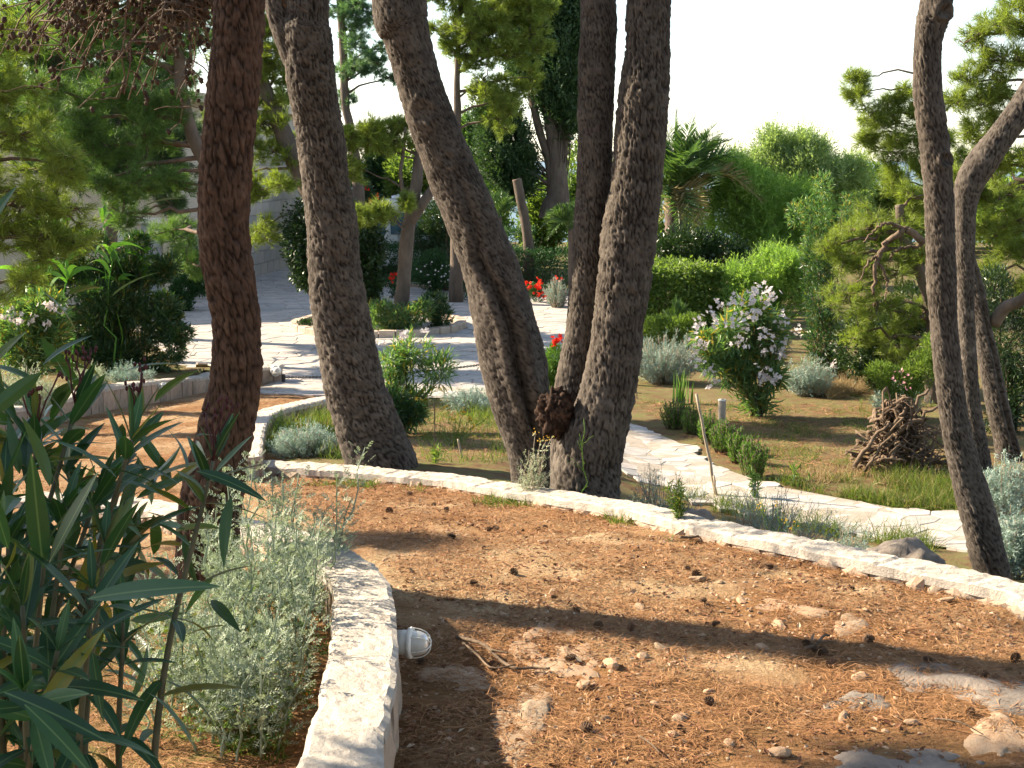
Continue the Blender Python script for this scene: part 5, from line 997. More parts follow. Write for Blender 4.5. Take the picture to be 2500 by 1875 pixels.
# single weeds
def weed(label, base_px, top_px, seed, leaf=NARROW, size=(0.03, 0.06), mat='grass', n=40, stems=1, fl=None, fmat='yellow_flower', spread=0.02, Y=None, side=0):
    g = G(*base_px) if Y is None else P(base_px[0], base_px[1], Y)
    if Y is not None: g[2] = float(T(g[0], g[1]))
    r = rs(seed); root = empty('weed', g, label, 'weed'); e0 = P(top_px[0], top_px[1], g[1]); mb = MB(); st = MB(); fm = MB(); H = np.linalg.norm(e0 - g)
    for k in range(stems):
        e = e0 + (r.normal(size=3) * H * spread * np.array([1, 1, 0.4]) if k else 0); p = branch_path(g + r.normal(size=3) * 0.01 * np.array([1, 1, 0]), e, r, 0.0, 8); st.add(*tube(p, np.linspace(0.004, 0.002, 8), 5))
        for q in range(side):
            b = p[2 + r.randint(5)]; st.add(*tube(branch_path(b, b + np.array([r.normal() * 0.09, r.normal() * 0.05, 0.07]), r, 0, 4), 0.0017, 4))
        t = r.uniform(0.05, 1, n); pp = np.column_stack([np.interp(t, np.linspace(0, 1, 8), p[:, a]) for a in range(3)]); V, F = inst(*leaf, pp, frames(r.normal(size=(n, 3)) + np.array([0, 0, 0.5]), r), r.uniform(size[0], size[1], n)); mb.add(V, F)
        if fl: add_flowers(fm, r, [e], fl, 0.012, 7)
    st.build('stem', M['rosemary' if mat != 'silver' else 'cane'], root, True, kind='stuff'); mb.build('leaves', M[mat], root, kind='stuff')
    if fl: fm.build('flower_heads', M[fmat], root, kind='stuff')
weed('tall thin weed stalk rising in front of the twin pine', (1420, 1232), (1425, 1022), 601, DIA, (0.012, 0.022), 'grass', 40, side=5)
weed('silver stemmed weed with yellow heads left of the twin pine', (1290, 1190), (1320, 1075), 602, DIA, (0.02, 0.035), 'silver', 20, 4, 0.006, spread=0.2, Y=8.5)
weed('bushy green weed on the terrace against the kerb wall', (1660, 1300), (1655, 1180), 603, NARROW, (0.03, 0.06), 'grass', 70, 6, spread=0.12)
weed('feathery seedling standing at the near edge of the footpath', (1845, 1220), (1840, 1160), 604, NARROW, (0.05, 0.08), 'needle_green', 60, 4, spread=0.2)
weed('orange flowered weed behind the kerb wall', (1945, 1320), (1942, 1278), 605, NARROW, (0.02, 0.04), 'silver_blue', 20, 3, 0.007, spread=0.15, Y=8.0)
weed('yellow flowered weed by the silver clump', (1905, 1310), (1898, 1232), 606, NARROW, (0.02, 0.04), 'grass', 16, 4, 0.006, spread=0.25, Y=8.1)
weed('bright green rosette weed near the kerb wall behind the trunks', (1060, 1135), (1066, 1092), 607, OLE, (0.05, 0.08), 'shrub_bright', 18, 3, spread=0.3)
weed('leafy green weed on the terrace near the bright stones', (2075, 1400), (2070, 1365), 608, DIA, (0.02, 0.035), 'grass', 30, 3, spread=0.3)
weed('low broad leafed weed in the grass beyond the footpath', (1935, 1185), (1940, 1145), 609, OLE, (0.07, 0.11), 'shrub_bright', 16, 4, spread=0.4)
weed('yellow flowered weeds under the trunks by the plaza', (1110, 1090), (1110, 1020), 610, NARROW, (0.03, 0.05), 'grass', 30, 9, 0.014, spread=0.9)
weed('tall pale weed against the side wall', (690, 1080), (668, 1015), 611, OLE, (0.04, 0.07), 'shrub_bright', 26, 4, spread=0.3, Y=12.6)
S('leafy_shrub', 'small oleander with white blooms left of the leaning pine', 'shrub', [(960, 890, 40, 45, 420), (1010, 860, 40, 40, 420), (1070, 900, 45, 40, 380), (960, 960, 40, 60, 300), (1000, 990, 45, 45, 600)], (985, 1020), 13.4, leaf_template(0.13, 0.12, 0.2), (0.09, 0.15), 'oleander_pale', 615, 14, 0.008, 0.6, 0.3, 0.2, 0.3, flowers=[(983, 815, -0.1), (990, 820, -0.1), (935, 838, -0.1), (1040, 808, 0.3)], fn=6, fsize=0.03, fspread=0.02)
S('leafy_shrub', 'dark leafy plant at the foot of the small white oleander', 'shrub', [(960, 990, 40, 40, 900), (1000, 1010, 35, 25, 500)], (975, 1030), 13.0, OLE, (0.06, 0.1), 'oleander', 616, 6, 0.006)

# ------------------------------------------------------------------ house, van, lamps, chain and small things
def house():
    C0 = np.array([G(425, 737)[0], G(425, 737)[1]]); u = unit(np.array([-1.0, -0.28])); w = unit(np.array([0.09, 1.0])); z0 = -1.55; H = 5.0
    root = empty('house', (C0[0], C0[1], -1.5), 'pale plastered house with a shuttered window and stone block side wall behind the thicket', 'house')
    def quadwall(name, p0, d, L, mat, th=0.3, z1=H):
        n = np.array([d[1], -d[0]]); a, b = p0, p0 + d * L; V = []
        for z in (z0, z0 + z1):
            for q in (a, b, b - n * th, a - n * th): V.append([q[0], q[1], z])
        F = [[0, 1, 2, 3], [4, 7, 6, 5], [0, 4, 5, 1], [1, 5, 6, 2], [2, 6, 7, 3], [3, 7, 4, 0]]; mb = MB(); mb.add(np.array(V), np.array(F)); return mb.build(name, mat, root)
    def onfront(px, py):
        d = ray(px, py); n = np.array([-u[1], u[0]]); t = (n @ (C0 - EYE[:2])) / (n @ d[:2]); p = EYE + d * t; return (p[:2] - C0) @ u, p[2]
    quadwall('front_wall', C0, u, 14.0, M['plaster'], -0.3)
    quadwall('side_wall', C0 + w * 0.0 + np.array([0.0, 0.01]), w, 16.0, M['plaster'])
    def slab(name, u0, u1, za, zb, out, th, mat, parent=root):
        n = np.array([u[1], -u[0]]);  n = n if n[1] < 0 else -n
        V = []
        for z in (za, zb):
            for uu, oo in ((u0, out), (u1, out), (u1, out - th), (u0, out - th)):
                q = C0 + u * uu + n * oo; V.append([q[0], q[1], z])
        F = [[0, 1, 2, 3], [4, 7, 6, 5], [0, 4, 5, 1], [1, 5, 6, 2], [2, 6, 7, 3], [3, 7, 4, 0]]; mb = MB(); mb.add(np.array(V), np.array(F)); return mb.build(name, mat, parent)
    ua, zt = onfront(325, 570); ub, zb = onfront(258, 652); fr = slab('shuttered_window', ua, ub, zb, zt, 0.02, 0.05, M['grey_paint'])
    nsl = 16
    for k in range(nsl):
        za = zb + (zt - zb) * (k + 0.15) / nsl; slab('slat', ua + 0.06, ub - 0.06, za, za + (zt - zb) / nsl * 0.62, 0.045, 0.02, M['lamp_white'], fr)
    ua, zt = onfront(392, 545); ub, zb = onfront(352, 720); slab('door', ua, ub, z0, zt, 0.02, 0.05, M['grey_paint']); slab('lintel', ua - 0.12, ub + 0.12, zt, zt + 0.14, 0.06, 0.1, M['lamp_white'])
    ua, _ = onfront(425, 600); ub, _ = onfront(398, 600); slab('corner_pilaster', 0.0, ub, z0, 3.2, 0.09, 0.1, M['plaster'])
    # side wall: coursed stone blocks and pilasters
    n = np.array([w[1], -w[0]]); r = rs(71); ch = 0.37; ms = []
    for k in range(4):
        V, F = box(-0.01, 0.05, 0.008, 0.72 - 0.008, 0.008, ch - 0.008); V = V + r.normal(size=V.shape) * 0.003; ms.append(mesh_np('stone_block', V, np.concatenate([F[:, [0, 1, 2]], F[:, [0, 2, 3]]])))
    ang = math.atan2(w[1], w[0]) - math.pi / 2
    for row in range(13):
        for k in range(14):
            s0 = 5.6 + 0.72 * k - (0.36 if row % 2 else 0); q = C0 + w * s0 + n * 0.005
            link('stone_block', ms[r.randint(4)], M['block'], root, (q[0] - C0[0], q[1] - C0[1], z0 + 0.05 + row * ch + 1.5), (0, 0, ang))
    for s0, s1, o in ((3.0, 3.7, 0.25), (4.5, 5.2, 0.3)):
        V = []
        for z in (z0, 2.6):
            for ss, oo in ((s0, o), (s1, o), (s1, -0.1), (s0, -0.1)):
                q = C0 + w * ss + n * oo; V.append([q[0], q[1], z])
        mb = MB(); mb.add(np.array(V), np.array([[0, 3, 2, 1], [4, 5, 6, 7], [0, 1, 5, 4], [1, 2, 6, 5], [2, 3, 7, 6], [3, 0, 4, 7]])); mb.build('pilaster', M['plaster'], root)
    a, b = C0, C0 + u * 14; c = b + w * 16; d = C0 + w * 16; V = np.array([[*p, z0 + H] for p in (a, b, c, d)] + [[*p, z0 + H + 0.25] for p in (a, b, c, d)]); cen = V.mean(0); V[:, :2] = cen[:2] + (V[:, :2] - cen[:2]) * 1.05
    mb = MB(); mb.add(V, np.array([[0, 1, 2, 3], [4, 7, 6, 5], [0, 4, 5, 1], [1, 5, 6, 2], [2, 6, 7, 3], [3, 7, 4, 0]])); mb.build('roof', M['plaster'], root)
house()
def van():
    Y = 41.0; g = P(985, 600, Y); g[2] = float(T(g[0], g[1])) ; root = empty('parked_van', g, 'white van with bluish windows parked behind the hedge', 'van')
    k = 1.0; prof = [(-2.2, 0.35), (-2.25, 0.95), (-1.85, 1.15), (-1.3, 2.05), (-1.0, 2.3), (2.3, 2.36), (2.45, 2.1), (2.5, 0.4)]
    def extr(prof, y0, y1):
        n = len(prof); V = [[x, y0, z] for x, z in prof] + [[x, y1, z] for x, z in prof]; F = [[i, (i + 1) % n, n + (i + 1) % n, n + i] for i in range(n)]
        T3 = [[f[0], f[2], f[1]] for f in F] + [[f[0], f[3], f[2]] for f in F] + [[0, i, i + 1] for i in range(1, n - 1)] + [[n, n + i + 1, n + i] for i in range(1, n - 1)]; return np.array(V), np.array(T3)
    def put(name, V, F, mat): return link(name, mesh_np(name, V, F), mat, root)
    put('body', *extr(prof, -0.95, 0.95), M['van_paint'])
    q = [(-1.78, 1.2), (-1.3, 1.98), (-1.34, 2.0), (-1.83, 1.22)]; put('windscreen', *extr(q, -0.85, 0.85), M['van_glass'])
    for x0, x1 in ((-1.25, -0.45), (-0.3, 0.9), (1.05, 2.2)): put('side_window', *extr([(x0 - (0.35 if x0 < -1 else 0), 1.3), (x1, 1.3), (x1, 1.95), (x0, 1.95)], -0.97, -0.93), M['van_glass'])
    V, F = extr([(-0.3, 2.36), (1.2, 2.38), (1.2, 2.43), (-0.3, 2.43)], -0.5, 0.5); put('roof_hatch', V, F, M['van_paint'])
    t = np.linspace(0, 2 * math.pi, 21)[:-1]
    for x in (-1.5, 1.6):
        for y in (-0.98, 0.72):
            wv, wf = extr([(x + 0.34 * math.cos(a), 0.34 + 0.34 * math.sin(a)) for a in t], y, y + 0.24); wo = put('wheel', wv, wf, M['rubber']); wv, wf = extr([(x + 0.2 * math.cos(a), 0.34 + 0.2 * math.sin(a)) for a in t], y - 0.01, y + 0.25); link('rim', mesh_np('rim', wv, wf), M['grey_paint'], wo)
van()
def lathe(prof, n=24):
    """prof: (x along axis, radius)"""
    a = np.arange(n) / n * 2 * math.pi; V = np.array([[x, r_ * math.cos(t), r_ * math.sin(t)] for x, r_ in prof for t in a]); m = len(prof)
    i = np.arange(m - 1)[:, None] * n; j = np.arange(n)[None]; F = np.stack([i + j, i + n + j, i + n + (j + 1) % n, i + (j + 1) % n], -1).reshape(-1, 4); return V, np.concatenate([F[:, [0, 1, 2]], F[:, [0, 2, 3]]])
def bulkhead(label, pos, direction, s=1.0):
    root = empty('bulkhead_lamp', pos, label, 'lamp', 'caged lamps on the walls'); d = unit(np.array([direction[0], direction[1], -0.05])); root.rotation_euler = (0, 0, math.atan2(d[1], d[0])); root.scale = (s,) * 3
    link('base', mesh_np('base', *lathe([(-0.02, 0.0), (-0.02, 0.052), (0.035, 0.055), (0.045, 0.05), (0.05, 0.0)]), True), M['lamp_white'], root)
    link('collar', mesh_np('collar', *lathe([(0.04, 0.045), (0.04, 0.066), (0.052, 0.069), (0.06, 0.066), (0.062, 0.05)]), True), M['lamp_white'], root)
    pr = [(0.055 + 0.075 * math.sin(t), 0.055 * math.cos(t) ** 0.55) for t in np.linspace(0, math.pi / 2 - 0.02, 12)] + [(0.13, 0.0)]
    link('glass_dome', mesh_np('glass_dome', *lathe(pr), True), M['lamp_glass'], root)
    cage = []
    for k in range(3):
        a = k * math.pi / 3 + 0.3; t = np.linspace(-math.pi / 2, math.pi / 2, 21); q = np.column_stack([0.055 + 0.083 * np.cos(t), 0.064 * np.sign(np.sin(t)) * np.abs(np.sin(t)) ** 0.7 * math.cos(a), 0.064 * np.sign(np.sin(t)) * np.abs(np.sin(t)) ** 0.7 * math.sin(a)])
        link('cage_bar', mesh_np('cage_bar', *tube(q, 0.0024, 6), True), M['lamp_white'], root)
    return root
lp = hit(FT, 950, 1572, 0.16); kx = int(np.argmin(np.abs(NWP[:, 1] - lp[1]))); wx = np.interp(lp[1], NWP[:8, 1], NWP[:8, 0])
bulkhead('white caged bulkhead lamp on the side of the foreground wall', (wx + 0.135, lp[1], Tt(lp[1]) + 0.165), (1, -0.12), 0.9)
def on_lw(px):
    c, s = resample(LWP[:, :2], 0.02); x = c[:, 0] / c[:, 1] * FPX / math.cos(PITCH) * 0.986 + 1250; k = int(np.argmin(np.abs(x - px))); tg = unit(c[min(k + 1, len(c) - 1)] - c[max(k - 1, 0)]); n = np.array([tg[1], -tg[0]]); return np.r_[c[k] + n * 0.14, Tt(c[k, 1]) + 0.2], n
p_, n_ = on_lw(352); bulkhead('caged lamp on the retaining wall below the thicket', p_, n_, 1.1)
p_, n_ = on_lw(650); bulkhead('caged lamp at the end of the retaining wall by the chain', p_, n_, 1.3)
# chain across the way into the plaza
def chain():
    a, b = P(692, 926, 20.9), P(1190, 905, 21.6); a[2] = -1.5 + 0.09; b[2] = -1.5 + 0.2; root = empty('barrier_chain', a, 'black chain stretched low across the entrance to the plaza', 'chain'); n = 120; t = np.linspace(0, 1, n)[:, None]
    c = a + (b - a) * t - np.array([0, 0, 0.06]) * np.sin(t * math.pi); mb = MB(); q = np.linspace(0, 2 * math.pi, 9)[:-1]; d = unit(b - a)
    for k in range(n):
        up = np.array([0, 0, 1.0]) if k % 2 else np.cross(d, [0, 0, 1.0]); ring = c[k] + np.outer(np.cos(q) * 0.021, d) + np.outer(np.sin(q) * 0.014, up); ring = np.concatenate([ring, ring[:2]]); mb.add(*tube(ring, 0.0065, 5))
    mb.build('links', M['black_iron'], root, kind='stuff')
    for nm_, p in (('post', a), ('post', b)):
        V, F = tube(np.array([[p[0], p[1], -1.6], [p[0], p[1], p[2] + 0.05]]), 0.03, 10); mb = MB(); mb.add(V, F); mb.build(nm_, M['black_iron'], root)
chain()
# path light, canes and stakes
g = G(1762, 1030); bol = empty('path_light', g, 'short stone coloured bollard standing behind the rosemary row', 'bollard'); Y = g[1]; hh = 57 / FPX * Y; rr = 9.5 / FPX * Y
mb = MB(); V, F = lathe([(-0.1, rr), (hh * 0.9, rr), (hh * 0.93, rr * 1.0), (hh * 0.95, rr * 0.9)], 20); mb.add(g + V[:, [1, 2, 0]], F); mb.build('post', M['concrete'], bol, True)
mb = MB(); V, F = lathe([(hh * 0.9, 0), (hh * 0.93, rr * 1.1), (hh * 0.98, rr * 1.12), (hh, rr * 0.9), (hh * 1.01, 0)], 20); mb.add(g + V[:, [1, 2, 0]], F); mb.build('cap', M['lamp_white'], bol, True)
def stick(name, label, a, b, r0, mat, seed, extra=None):
    r = rs(seed); root = empty(name, a, label, 'stake'); mb = MB(); p = branch_path(a - np.array([0, 0, 0.05]), b, r, 0.0, 9, 0.006); mb.add(*tube(p, np.linspace(r0, r0 * 0.8, 9), 7)); mb.build('shaft', M[mat], root, True)
    if extra is not None: mb = MB(); mb.add(*tube(branch_path(extra[0], extra[1], r, 0, 5), r0 * 0.7, 6)); mb.build('splinter', M[mat], root, True)
g = G(1752, 1212); Yc = g[1]; stick('cane_stake', 'split pale cane leaning over the near edge of the footpath', g, P(1700, 962, Yc), 0.016, 'cane', 81, (P(1742, 1160, Yc - 0.02), P(1752, 1215, Yc - 0.05)))
g = G(1131, 1120); stick('wooden_stake', 'short slanting wooden stake in the bed near the leaning pine', g, P(1118, 1072, g[1]), 0.011, 'cane', 82)
g = G(1062, 1095); stick('metal_stake', 'thin dark stake standing in the bed behind the kerb wall', g, P(1060, 975, g[1]), 0.006, 'twig', 83)
g = G(1556, 975); stick('metal_stake', 'thin dark rod beside the twin pine in front of the silver bush', g, P(1552, 905, g[1]), 0.008, 'twig', 84)
g = G(1012, 990); p0 = empty('irrigation_pipe', g, 'black bent standpipe among the leaves of the small oleander', 'pipe'); mb = MB(); mb.add(*tube(catmull(np.array([g, P(1010, 940, g[1]), P(1005, 890, g[1]), P(995, 862, g[1]), P(978, 850, g[1])]), 20), 0.012, 8)); mb.build('pipe', M['black_iron'], p0, True)
# woodpile of pruned branches
def woodpile():
    g = G(2185, 1150); Y = g[1]; sc_ = Y / FPX; root = empty('woodpile', g, 'heap of cut pine branches stacked beside the slender pine', 'woodpile'); r = rs(91); ms = []
    for k in range(8):
        p = branch_path((-0.5, 0, 0), (0.5, 0, 0), r, r.normal() * 0.06, 7) + np.column_stack([np.zeros(7), r.normal(size=7) * 0.02, r.normal(size=7) * 0.02]); ms.append(mesh_np('branch', *tube(p, np.linspace(0.013, 0.006, 7) * r.uniform(0.5, 1.4), 5), True))
    W, Hh = 115 * sc_, 165 * sc_
    for k in range(285):
        a, h = r.rand() * 6.283, r.rand(); q = (1 - h) ** 0.6 * math.sqrt(r.rand()); L = r.uniform(0.25, 0.75) * (0.55 + 0.5 * (1 - h)); th = r.rand() * 6.283 if r.rand() < 0.4 else r.normal() * 0.5
        loc = np.array([math.cos(a) * q * W * 0.85 + 0.06 * (1 - h), math.sin(a) * q * W * 0.7, 0.03 + h * Hh * 0.95]); link('branch', ms[k % 8], M['dead_wood'], root, loc, (r.normal() * 0.4, -0.35 * r.normal() - 0.25, th), (L, r.uniform(0.7, 1.6), r.uniform(0.7, 1.6)))
    for (x0, y0, x1, y1, dy, r0) in ((2085, 1140, 2170, 1035, -0.25, 0.022), (2110, 1152, 2180, 1060, -0.3, 0.014), (2170, 1090, 2268, 950, -0.1, 0.02), (2185, 1035, 2212, 995, -0.2, 0.016), (2150, 1122, 2212, 1125, -0.5, 0.012), (2190, 1060, 2300, 990, -0.2, 0.02)):
        mb = MB(); p = branch_path(P(x0, y0, Y + dy), P(x1, y1, Y + dy), r, 0.06, 9); p[0, 2] = max(p[0, 2], float(T(p[0, 0], p[0, 1]))); mb.add(*tube(p, np.linspace(r0 * 1.2, r0 * 0.7, 9), 8)); mb.build('branch', M['dead_wood'], root, True)
woodpile()
# boulders, outcrops and loose stones
def rock(name, label, c, R, seed, mat='rock', sub=4, rough=0.35, group=None, cat='rock'):
    V, F = ico(sub); n = fbm(V * 1.3 + seed * 5.1, 4, seed) - 0.5; n2 = fbm(V * 4 + seed, 3, seed + 1) - 0.5; V = V * (1 + rough * 2 * n + rough * 0.6 * n2)[:, None] * np.array(R); V[:, 2] += R[2] * 0.9 * (fbm(V * np.array([9, 9, 0]) + seed, 4, seed + 3) - 0.5)
    o = link(name, mesh_np(name, V, F, True), M[mat], None, c, (0, 0, seed)); return tag(o, label, cat, group)
g = at_depth(2225, 7.35); rock('boulder', 'grey boulder behind the kerb wall beside the slender pine', g, (0.24, 0.2, 0.2), 3)
g = at_depth(1705, 8.5); rock('boulder', 'low grey boulder behind the kerb wall left of the silver clump', g + np.array([0, 0, 0.0]), (0.26, 0.2, 0.2), 4)
for k, (x, y, rx, ry, rz, lb) in enumerate([(1350, 1588, 0.4, 0.2, 0.04, 'flat pale rock slab showing through the needles mid terrace'), (2330, 1665, 0.42, 0.26, 0.05, 'grey rough rock outcrop at the right side of the terrace'), (2490, 1705, 0.3, 0.2, 0.05, 'grey rock outcrop cut by the right edge of the picture'), (1270, 1790, 0.42, 0.13, 0.035, 'flat sunlit rock at the bottom beside the wall shadow'), (1930, 1490, 0.26, 0.12, 0.03, 'pale flat rock in the sunlit gravel on the terrace'), (2090, 1720, 0.18, 0.11, 0.045, 'small grey rock in shade near the outcrop'), (2060, 1520, 0.3, 0.1, 0.03, 'long pale rock slab by the trunk shadow'), (1120, 1655, 0.28, 0.15, 0.03, 'flat rock in the shadow of the foreground wall'), (2200, 1868, 0.3, 0.13, 0.04, 'rough rock at the bottom edge right of centre'), (2430, 1790, 0.22, 0.12, 0.035, 'pale flat rock low at the right edge')]):
    g = G(x, y); g[2] = float(TZ(g[0:1], g[1:2])[0]) - rz * 0.74; rock('rock', lb, g, (rx, ry, rz), 11 + k, 'rock' if k in (1, 2, 5, 8) else 'pebble', 5 if k in (0, 1, 3) else 4, 0.55)
r = rs(700); stm = []
for k in range(7):
    V, F = ico(2); n = fbm(V * 1.6 + k * 9.1, 3, k) - 0.5; V = V * (1 + 0.9 * n)[:, None] * np.array([1, 0.75, 0.5]); stm.append((V, F, mesh_np('stone', V, F)))
    stm[-1][2].materials.append(M['pebble'])
STN = [(2065, 1395), (2130, 1360), (1900, 1530), (1620, 1590), (1570, 1612), (1490, 1630), (1810, 1470), (1760, 1430), (1700, 1420), (1660, 1760), (1600, 1725), (1730, 1690), (2060, 1760), (1980, 1740), (2230, 1770), (1480, 1760), (1640, 1800), (1860, 1590), (1560, 1480), (1400, 1420), (1350, 1450), (1510, 1390), (1230, 1500), (2300, 1470), (2350, 1530), (1780, 1820), (1900, 1845), (2100, 1660), (1420, 1680), (1330, 1330)]
for k, (x, y) in enumerate(STN):
    g = G(x, y); g[2] = float(TZ(g[0:1], g[1:2])[0]); s_ = r.uniform(0.018, 0.04); o = link('stone', stm[k % 7][2], None, None, g + np.array([0, 0, s_ * 0.1]), (r.normal() * 0.3, r.normal() * 0.3, r.rand() * 6), (s_ * r.uniform(0.9, 1.6), s_, s_ * r.uniform(0.7, 1.1)))
    tag(o, 'pale loose stone lying on the needle covered terrace', 'stone', 'loose stones on the terrace')
TERR = [(900, 1900), (960, 1400), (720, 1230), (640, 1170), (1100, 1190), (1511, 1262), (2113, 1385), (2560, 1500), (2700, 1900)]
mb = MB(); pts = scatter(TERR, 7500, r); k = r.randint(0, 7, len(pts))
mask = fbm(np.column_stack([pts[:, :2] * 0.9, 0 * pts[:, 0]]), 3, 21) + 0.12 * r.normal(size=len(pts)) > 0.46; pts, k = pts[mask], k[mask]
lo = ico(1)
for q in range(7):
    p = pts[k == q]; n = fbm(lo[0] * 1.6 + q * 4, 2, q) - 0.5; V, F = inst(lo[0] * (1 + 1.0 * n)[:, None] * np.array([1, 0.7, 0.45]), lo[1], p, frames(np.column_stack([r.normal(size=(len(p), 2)), 0.2 * r.normal(size=len(p))]), r, (0, 0, 2)), 0.004 + 0.013 * r.rand(len(p)) ** 2.2); mb.add(V, F)
o = mb.build('gravel', M['pebble']); tag(o, 'small stones scattered over the sunlit terrace', None, None, 'stuff')
# fallen pine needles
def needles(name, label, poly, n, seed, L=(0.05, 0.11), w=0.0022, clump=0.0):
    r = rs(seed); p = scatter(poly, n, r, clump, 1.0); n = len(p); a = r.rand(n) * 6.283; d = np.column_stack([np.cos(a), np.sin(a), 0.12 * r.normal(size=n)]); l = r.uniform(L[0], L[1], n)[:, None]
    s = np.column_stack([-np.sin(a), np.cos(a), 0.3 * r.normal(size=n)]) * w * 0.7; bend = np.column_stack([-np.sin(a), np.cos(a), 0.6 * r.rand(n)]) * l * 0.18 * r.normal(size=n)[:, None]; b = p + np.array([0, 0, 0.004]) + np.column_stack([0 * a, 0 * a, 0.008 * r.rand(n)])
    m = b + d * l * 0.5 + bend; e = b + d * l; V = np.stack([b, m - s, m + s, e], 1).reshape(-1, 3); f = np.array([[0, 1, 2], [1, 3, 2]]); F = (f[None] + (np.arange(n) * 4)[:, None, None]).reshape(-1, 3); mb = MB(); mb.add(V, F); o = mb.build(name, M['litter']); tag(o, label, None, None, 'stuff')
needles('fallen_needles', 'fallen pine needles carpeting the terrace', TERR, 46000, 711, clump=0.42)
needles('fallen_needles', 'fallen pine needles on the dirt track by the retaining wall', [(0, 1075), (500, 965), (640, 950), (790, 972), (600, 1060), (590, 1130), (640, 1170), (520, 1250), (0, 1230)], 9000, 712, (0.06, 0.13), 0.004)
needles('fallen_needles', 'fallen needles in the oleander bed', [(-100, 1450), (430, 1330), (780, 1420), (700, 1900), (-100, 1900)], 12000, 713)
needles('fallen_needles', 'fallen needles among the pines behind the kerb wall', [(880, 1080), (1060, 980), (1250, 1000), (1260, 1130), (1000, 1130)], 5000, 714, (0.06, 0.12), 0.003)
needles('fallen_needles', 'needle litter in the garden beyond the footpath', [(1540, 980), (2150, 990), (2330, 1060), (2330, 1160), (1900, 1180), (1740, 1110)], 7000, 715, (0.07, 0.14), 0.005)
# pine cones
def cone_mesh(open_=1.0, seed=0):
    r = rs(seed); mb = MB(); n = 60
    for k in range(n):
        t = (k + 0.5) / n; a = k * 2.39996; x = (t - 0.4) * 1.0; rad = 0.32 * math.sin(math.pi * (0.12 + 0.83 * t)) ** 0.8; out = 0.2 * open_ * (1 - 0.6 * t)
        o = np.array([x, math.cos(a) * rad * 0.5, math.sin(a) * rad * 0.5]); e = np.array([x + 0.1, math.cos(a) * (rad + out), math.sin(a) * (rad + out)]); s = np.array([0, -math.sin(a), math.cos(a)]) * 0.1 * (1.1 - 0.6 * t)
        V = np.array([o - s * 0.6, o + s * 0.6, e + s, e - s, e + np.array([-0.05, 0, 0])]); mb.add(V, np.array([[0, 1, 2], [0, 2, 3], [0, 4, 1], [1, 4, 2], [0, 3, 4], [3, 2, 4]]))
    mb.add(*tube(np.array([[-0.4, 0, 0], [0.0, 0, 0], [0.55, 0, 0]]), np.array([0.1, 0.2, 0.04]), 6)); return np.concatenate(mb.V), np.concatenate(mb.F)
cm = [mesh_np('pine_cone', *cone_mesh(o_, k)) for k, o_ in enumerate((1.2, 0.7, 0.3))]
for m_ in cm: m_.materials.append(M['cone'])
CN = [(1195, 1298), (1212, 1297), (1275, 1295), (1315, 1292), (1330, 1288), (1680, 1400), (1700, 1415), (1352, 1468), (1410, 1497), (1718, 1477), (1540, 1562), (1398, 1616), (1205, 1632), (2005, 1603), (1985, 1592), (2118, 1575), (1968, 1578), (2080, 1445), (2220, 1408), (1253, 1410), (1180, 1345), (1155, 1432), (1732, 1720), (2262, 1622), (2400, 1660), (2480, 1615), (1745, 1535), (1460, 1540), (1880, 1392), (920, 1415), (1010, 1600), (1030, 1625), (880, 1190), (1000, 1215), (1060, 1235), (780, 1180), (1430, 1800), (2370, 1755), (1660, 1790), (2030, 1630), (1105, 1320), (1090, 1250), (950, 1255)]
special = {10: 'pine cone standing upright on the flat pale rock', 13: 'dark round pine cone below the twig cluster mid right', 18: 'open brown pine cone by the kerb wall near the slender pine', 0: 'dark pine cone, left of a touching pair on the terrace', 8: 'dark pine cone in the trunk shadow left of centre', 9: 'open pine cone in the sunny gravel mid terrace', 30: 'pine cone in the shadow just below the wall lamp', 15: 'small pine cone beside a pale twig mid right'}
r = rs(720)
for k, (x, y) in enumerate(CN):
    g = G(x, y); g[2] = float(TZ(g[0:1], g[1:2])[0]); s_ = r.uniform(0.03, 0.05); rot = (r.rand() * 6, -1.45, 0) if k == 10 else (r.rand() * 6, r.normal() * 0.25, r.rand() * 6)
    o = link('pine_cone', cm[k % 3], None, None, g + np.array([0, 0, 0.016 if k != 10 else 0.05]), rot, (s_,) * 3); tag(o, special.get(k, 'brown pine cone lying among needles on the terrace'), 'pine cone', 'pine cones on the terrace')
# fallen twigs
def twig(label, pts, r0, seed, subs=()):
    r = rs(seed); g = [G(*p) for p in pts]; g = np.array([[q[0], q[1], float(TZ(q[0:1], q[1:2])[0]) + 0.018 + 0.02 * r.rand()] for q in g]); root = empty('fallen_twig', g[0], label, 'twig'); mb = MB(); mb.add(*tube(catmull(g, 20), np.linspace(r0, r0 * 0.5, 20), 6)); mb.build('stem', M['dead_wood'], root, True)
    for s_ in subs:
        g = [G(*p) for p in s_]; g = np.array([[q[0], q[1], float(TZ(q[0:1], q[1:2])[0]) + 0.03 + 0.02 * r.rand()] for q in g]); mb = MB(); mb.add(*tube(catmull(g, 12), np.linspace(r0 * 0.7, r0 * 0.35, 12), 5)); mb.build('side_twig', M['dead_wood'], root, True)
twig('forked dry twig lying right of the wall lamp', [(1115, 1575), (1180, 1600), (1225, 1625), (1262, 1647), (1300, 1640), (1342, 1648)], 0.009, 731, [[(1130, 1600), (1165, 1620), (1200, 1648), (1258, 1648)], [(1200, 1612), (1240, 1622)]])
twig('dry branched twig tangled round cones mid right of the terrace', [(1965, 1605), (1990, 1590), (2010, 1572), (2025, 1568)], 0.008, 732, [[(1980, 1595), (1985, 1575)], [(1995, 1588), (2040, 1592)]])
twig('thin twig beside the green weed at the kerb wall', [(1660, 1335), (1700, 1325), (1740, 1303)], 0.008, 733)
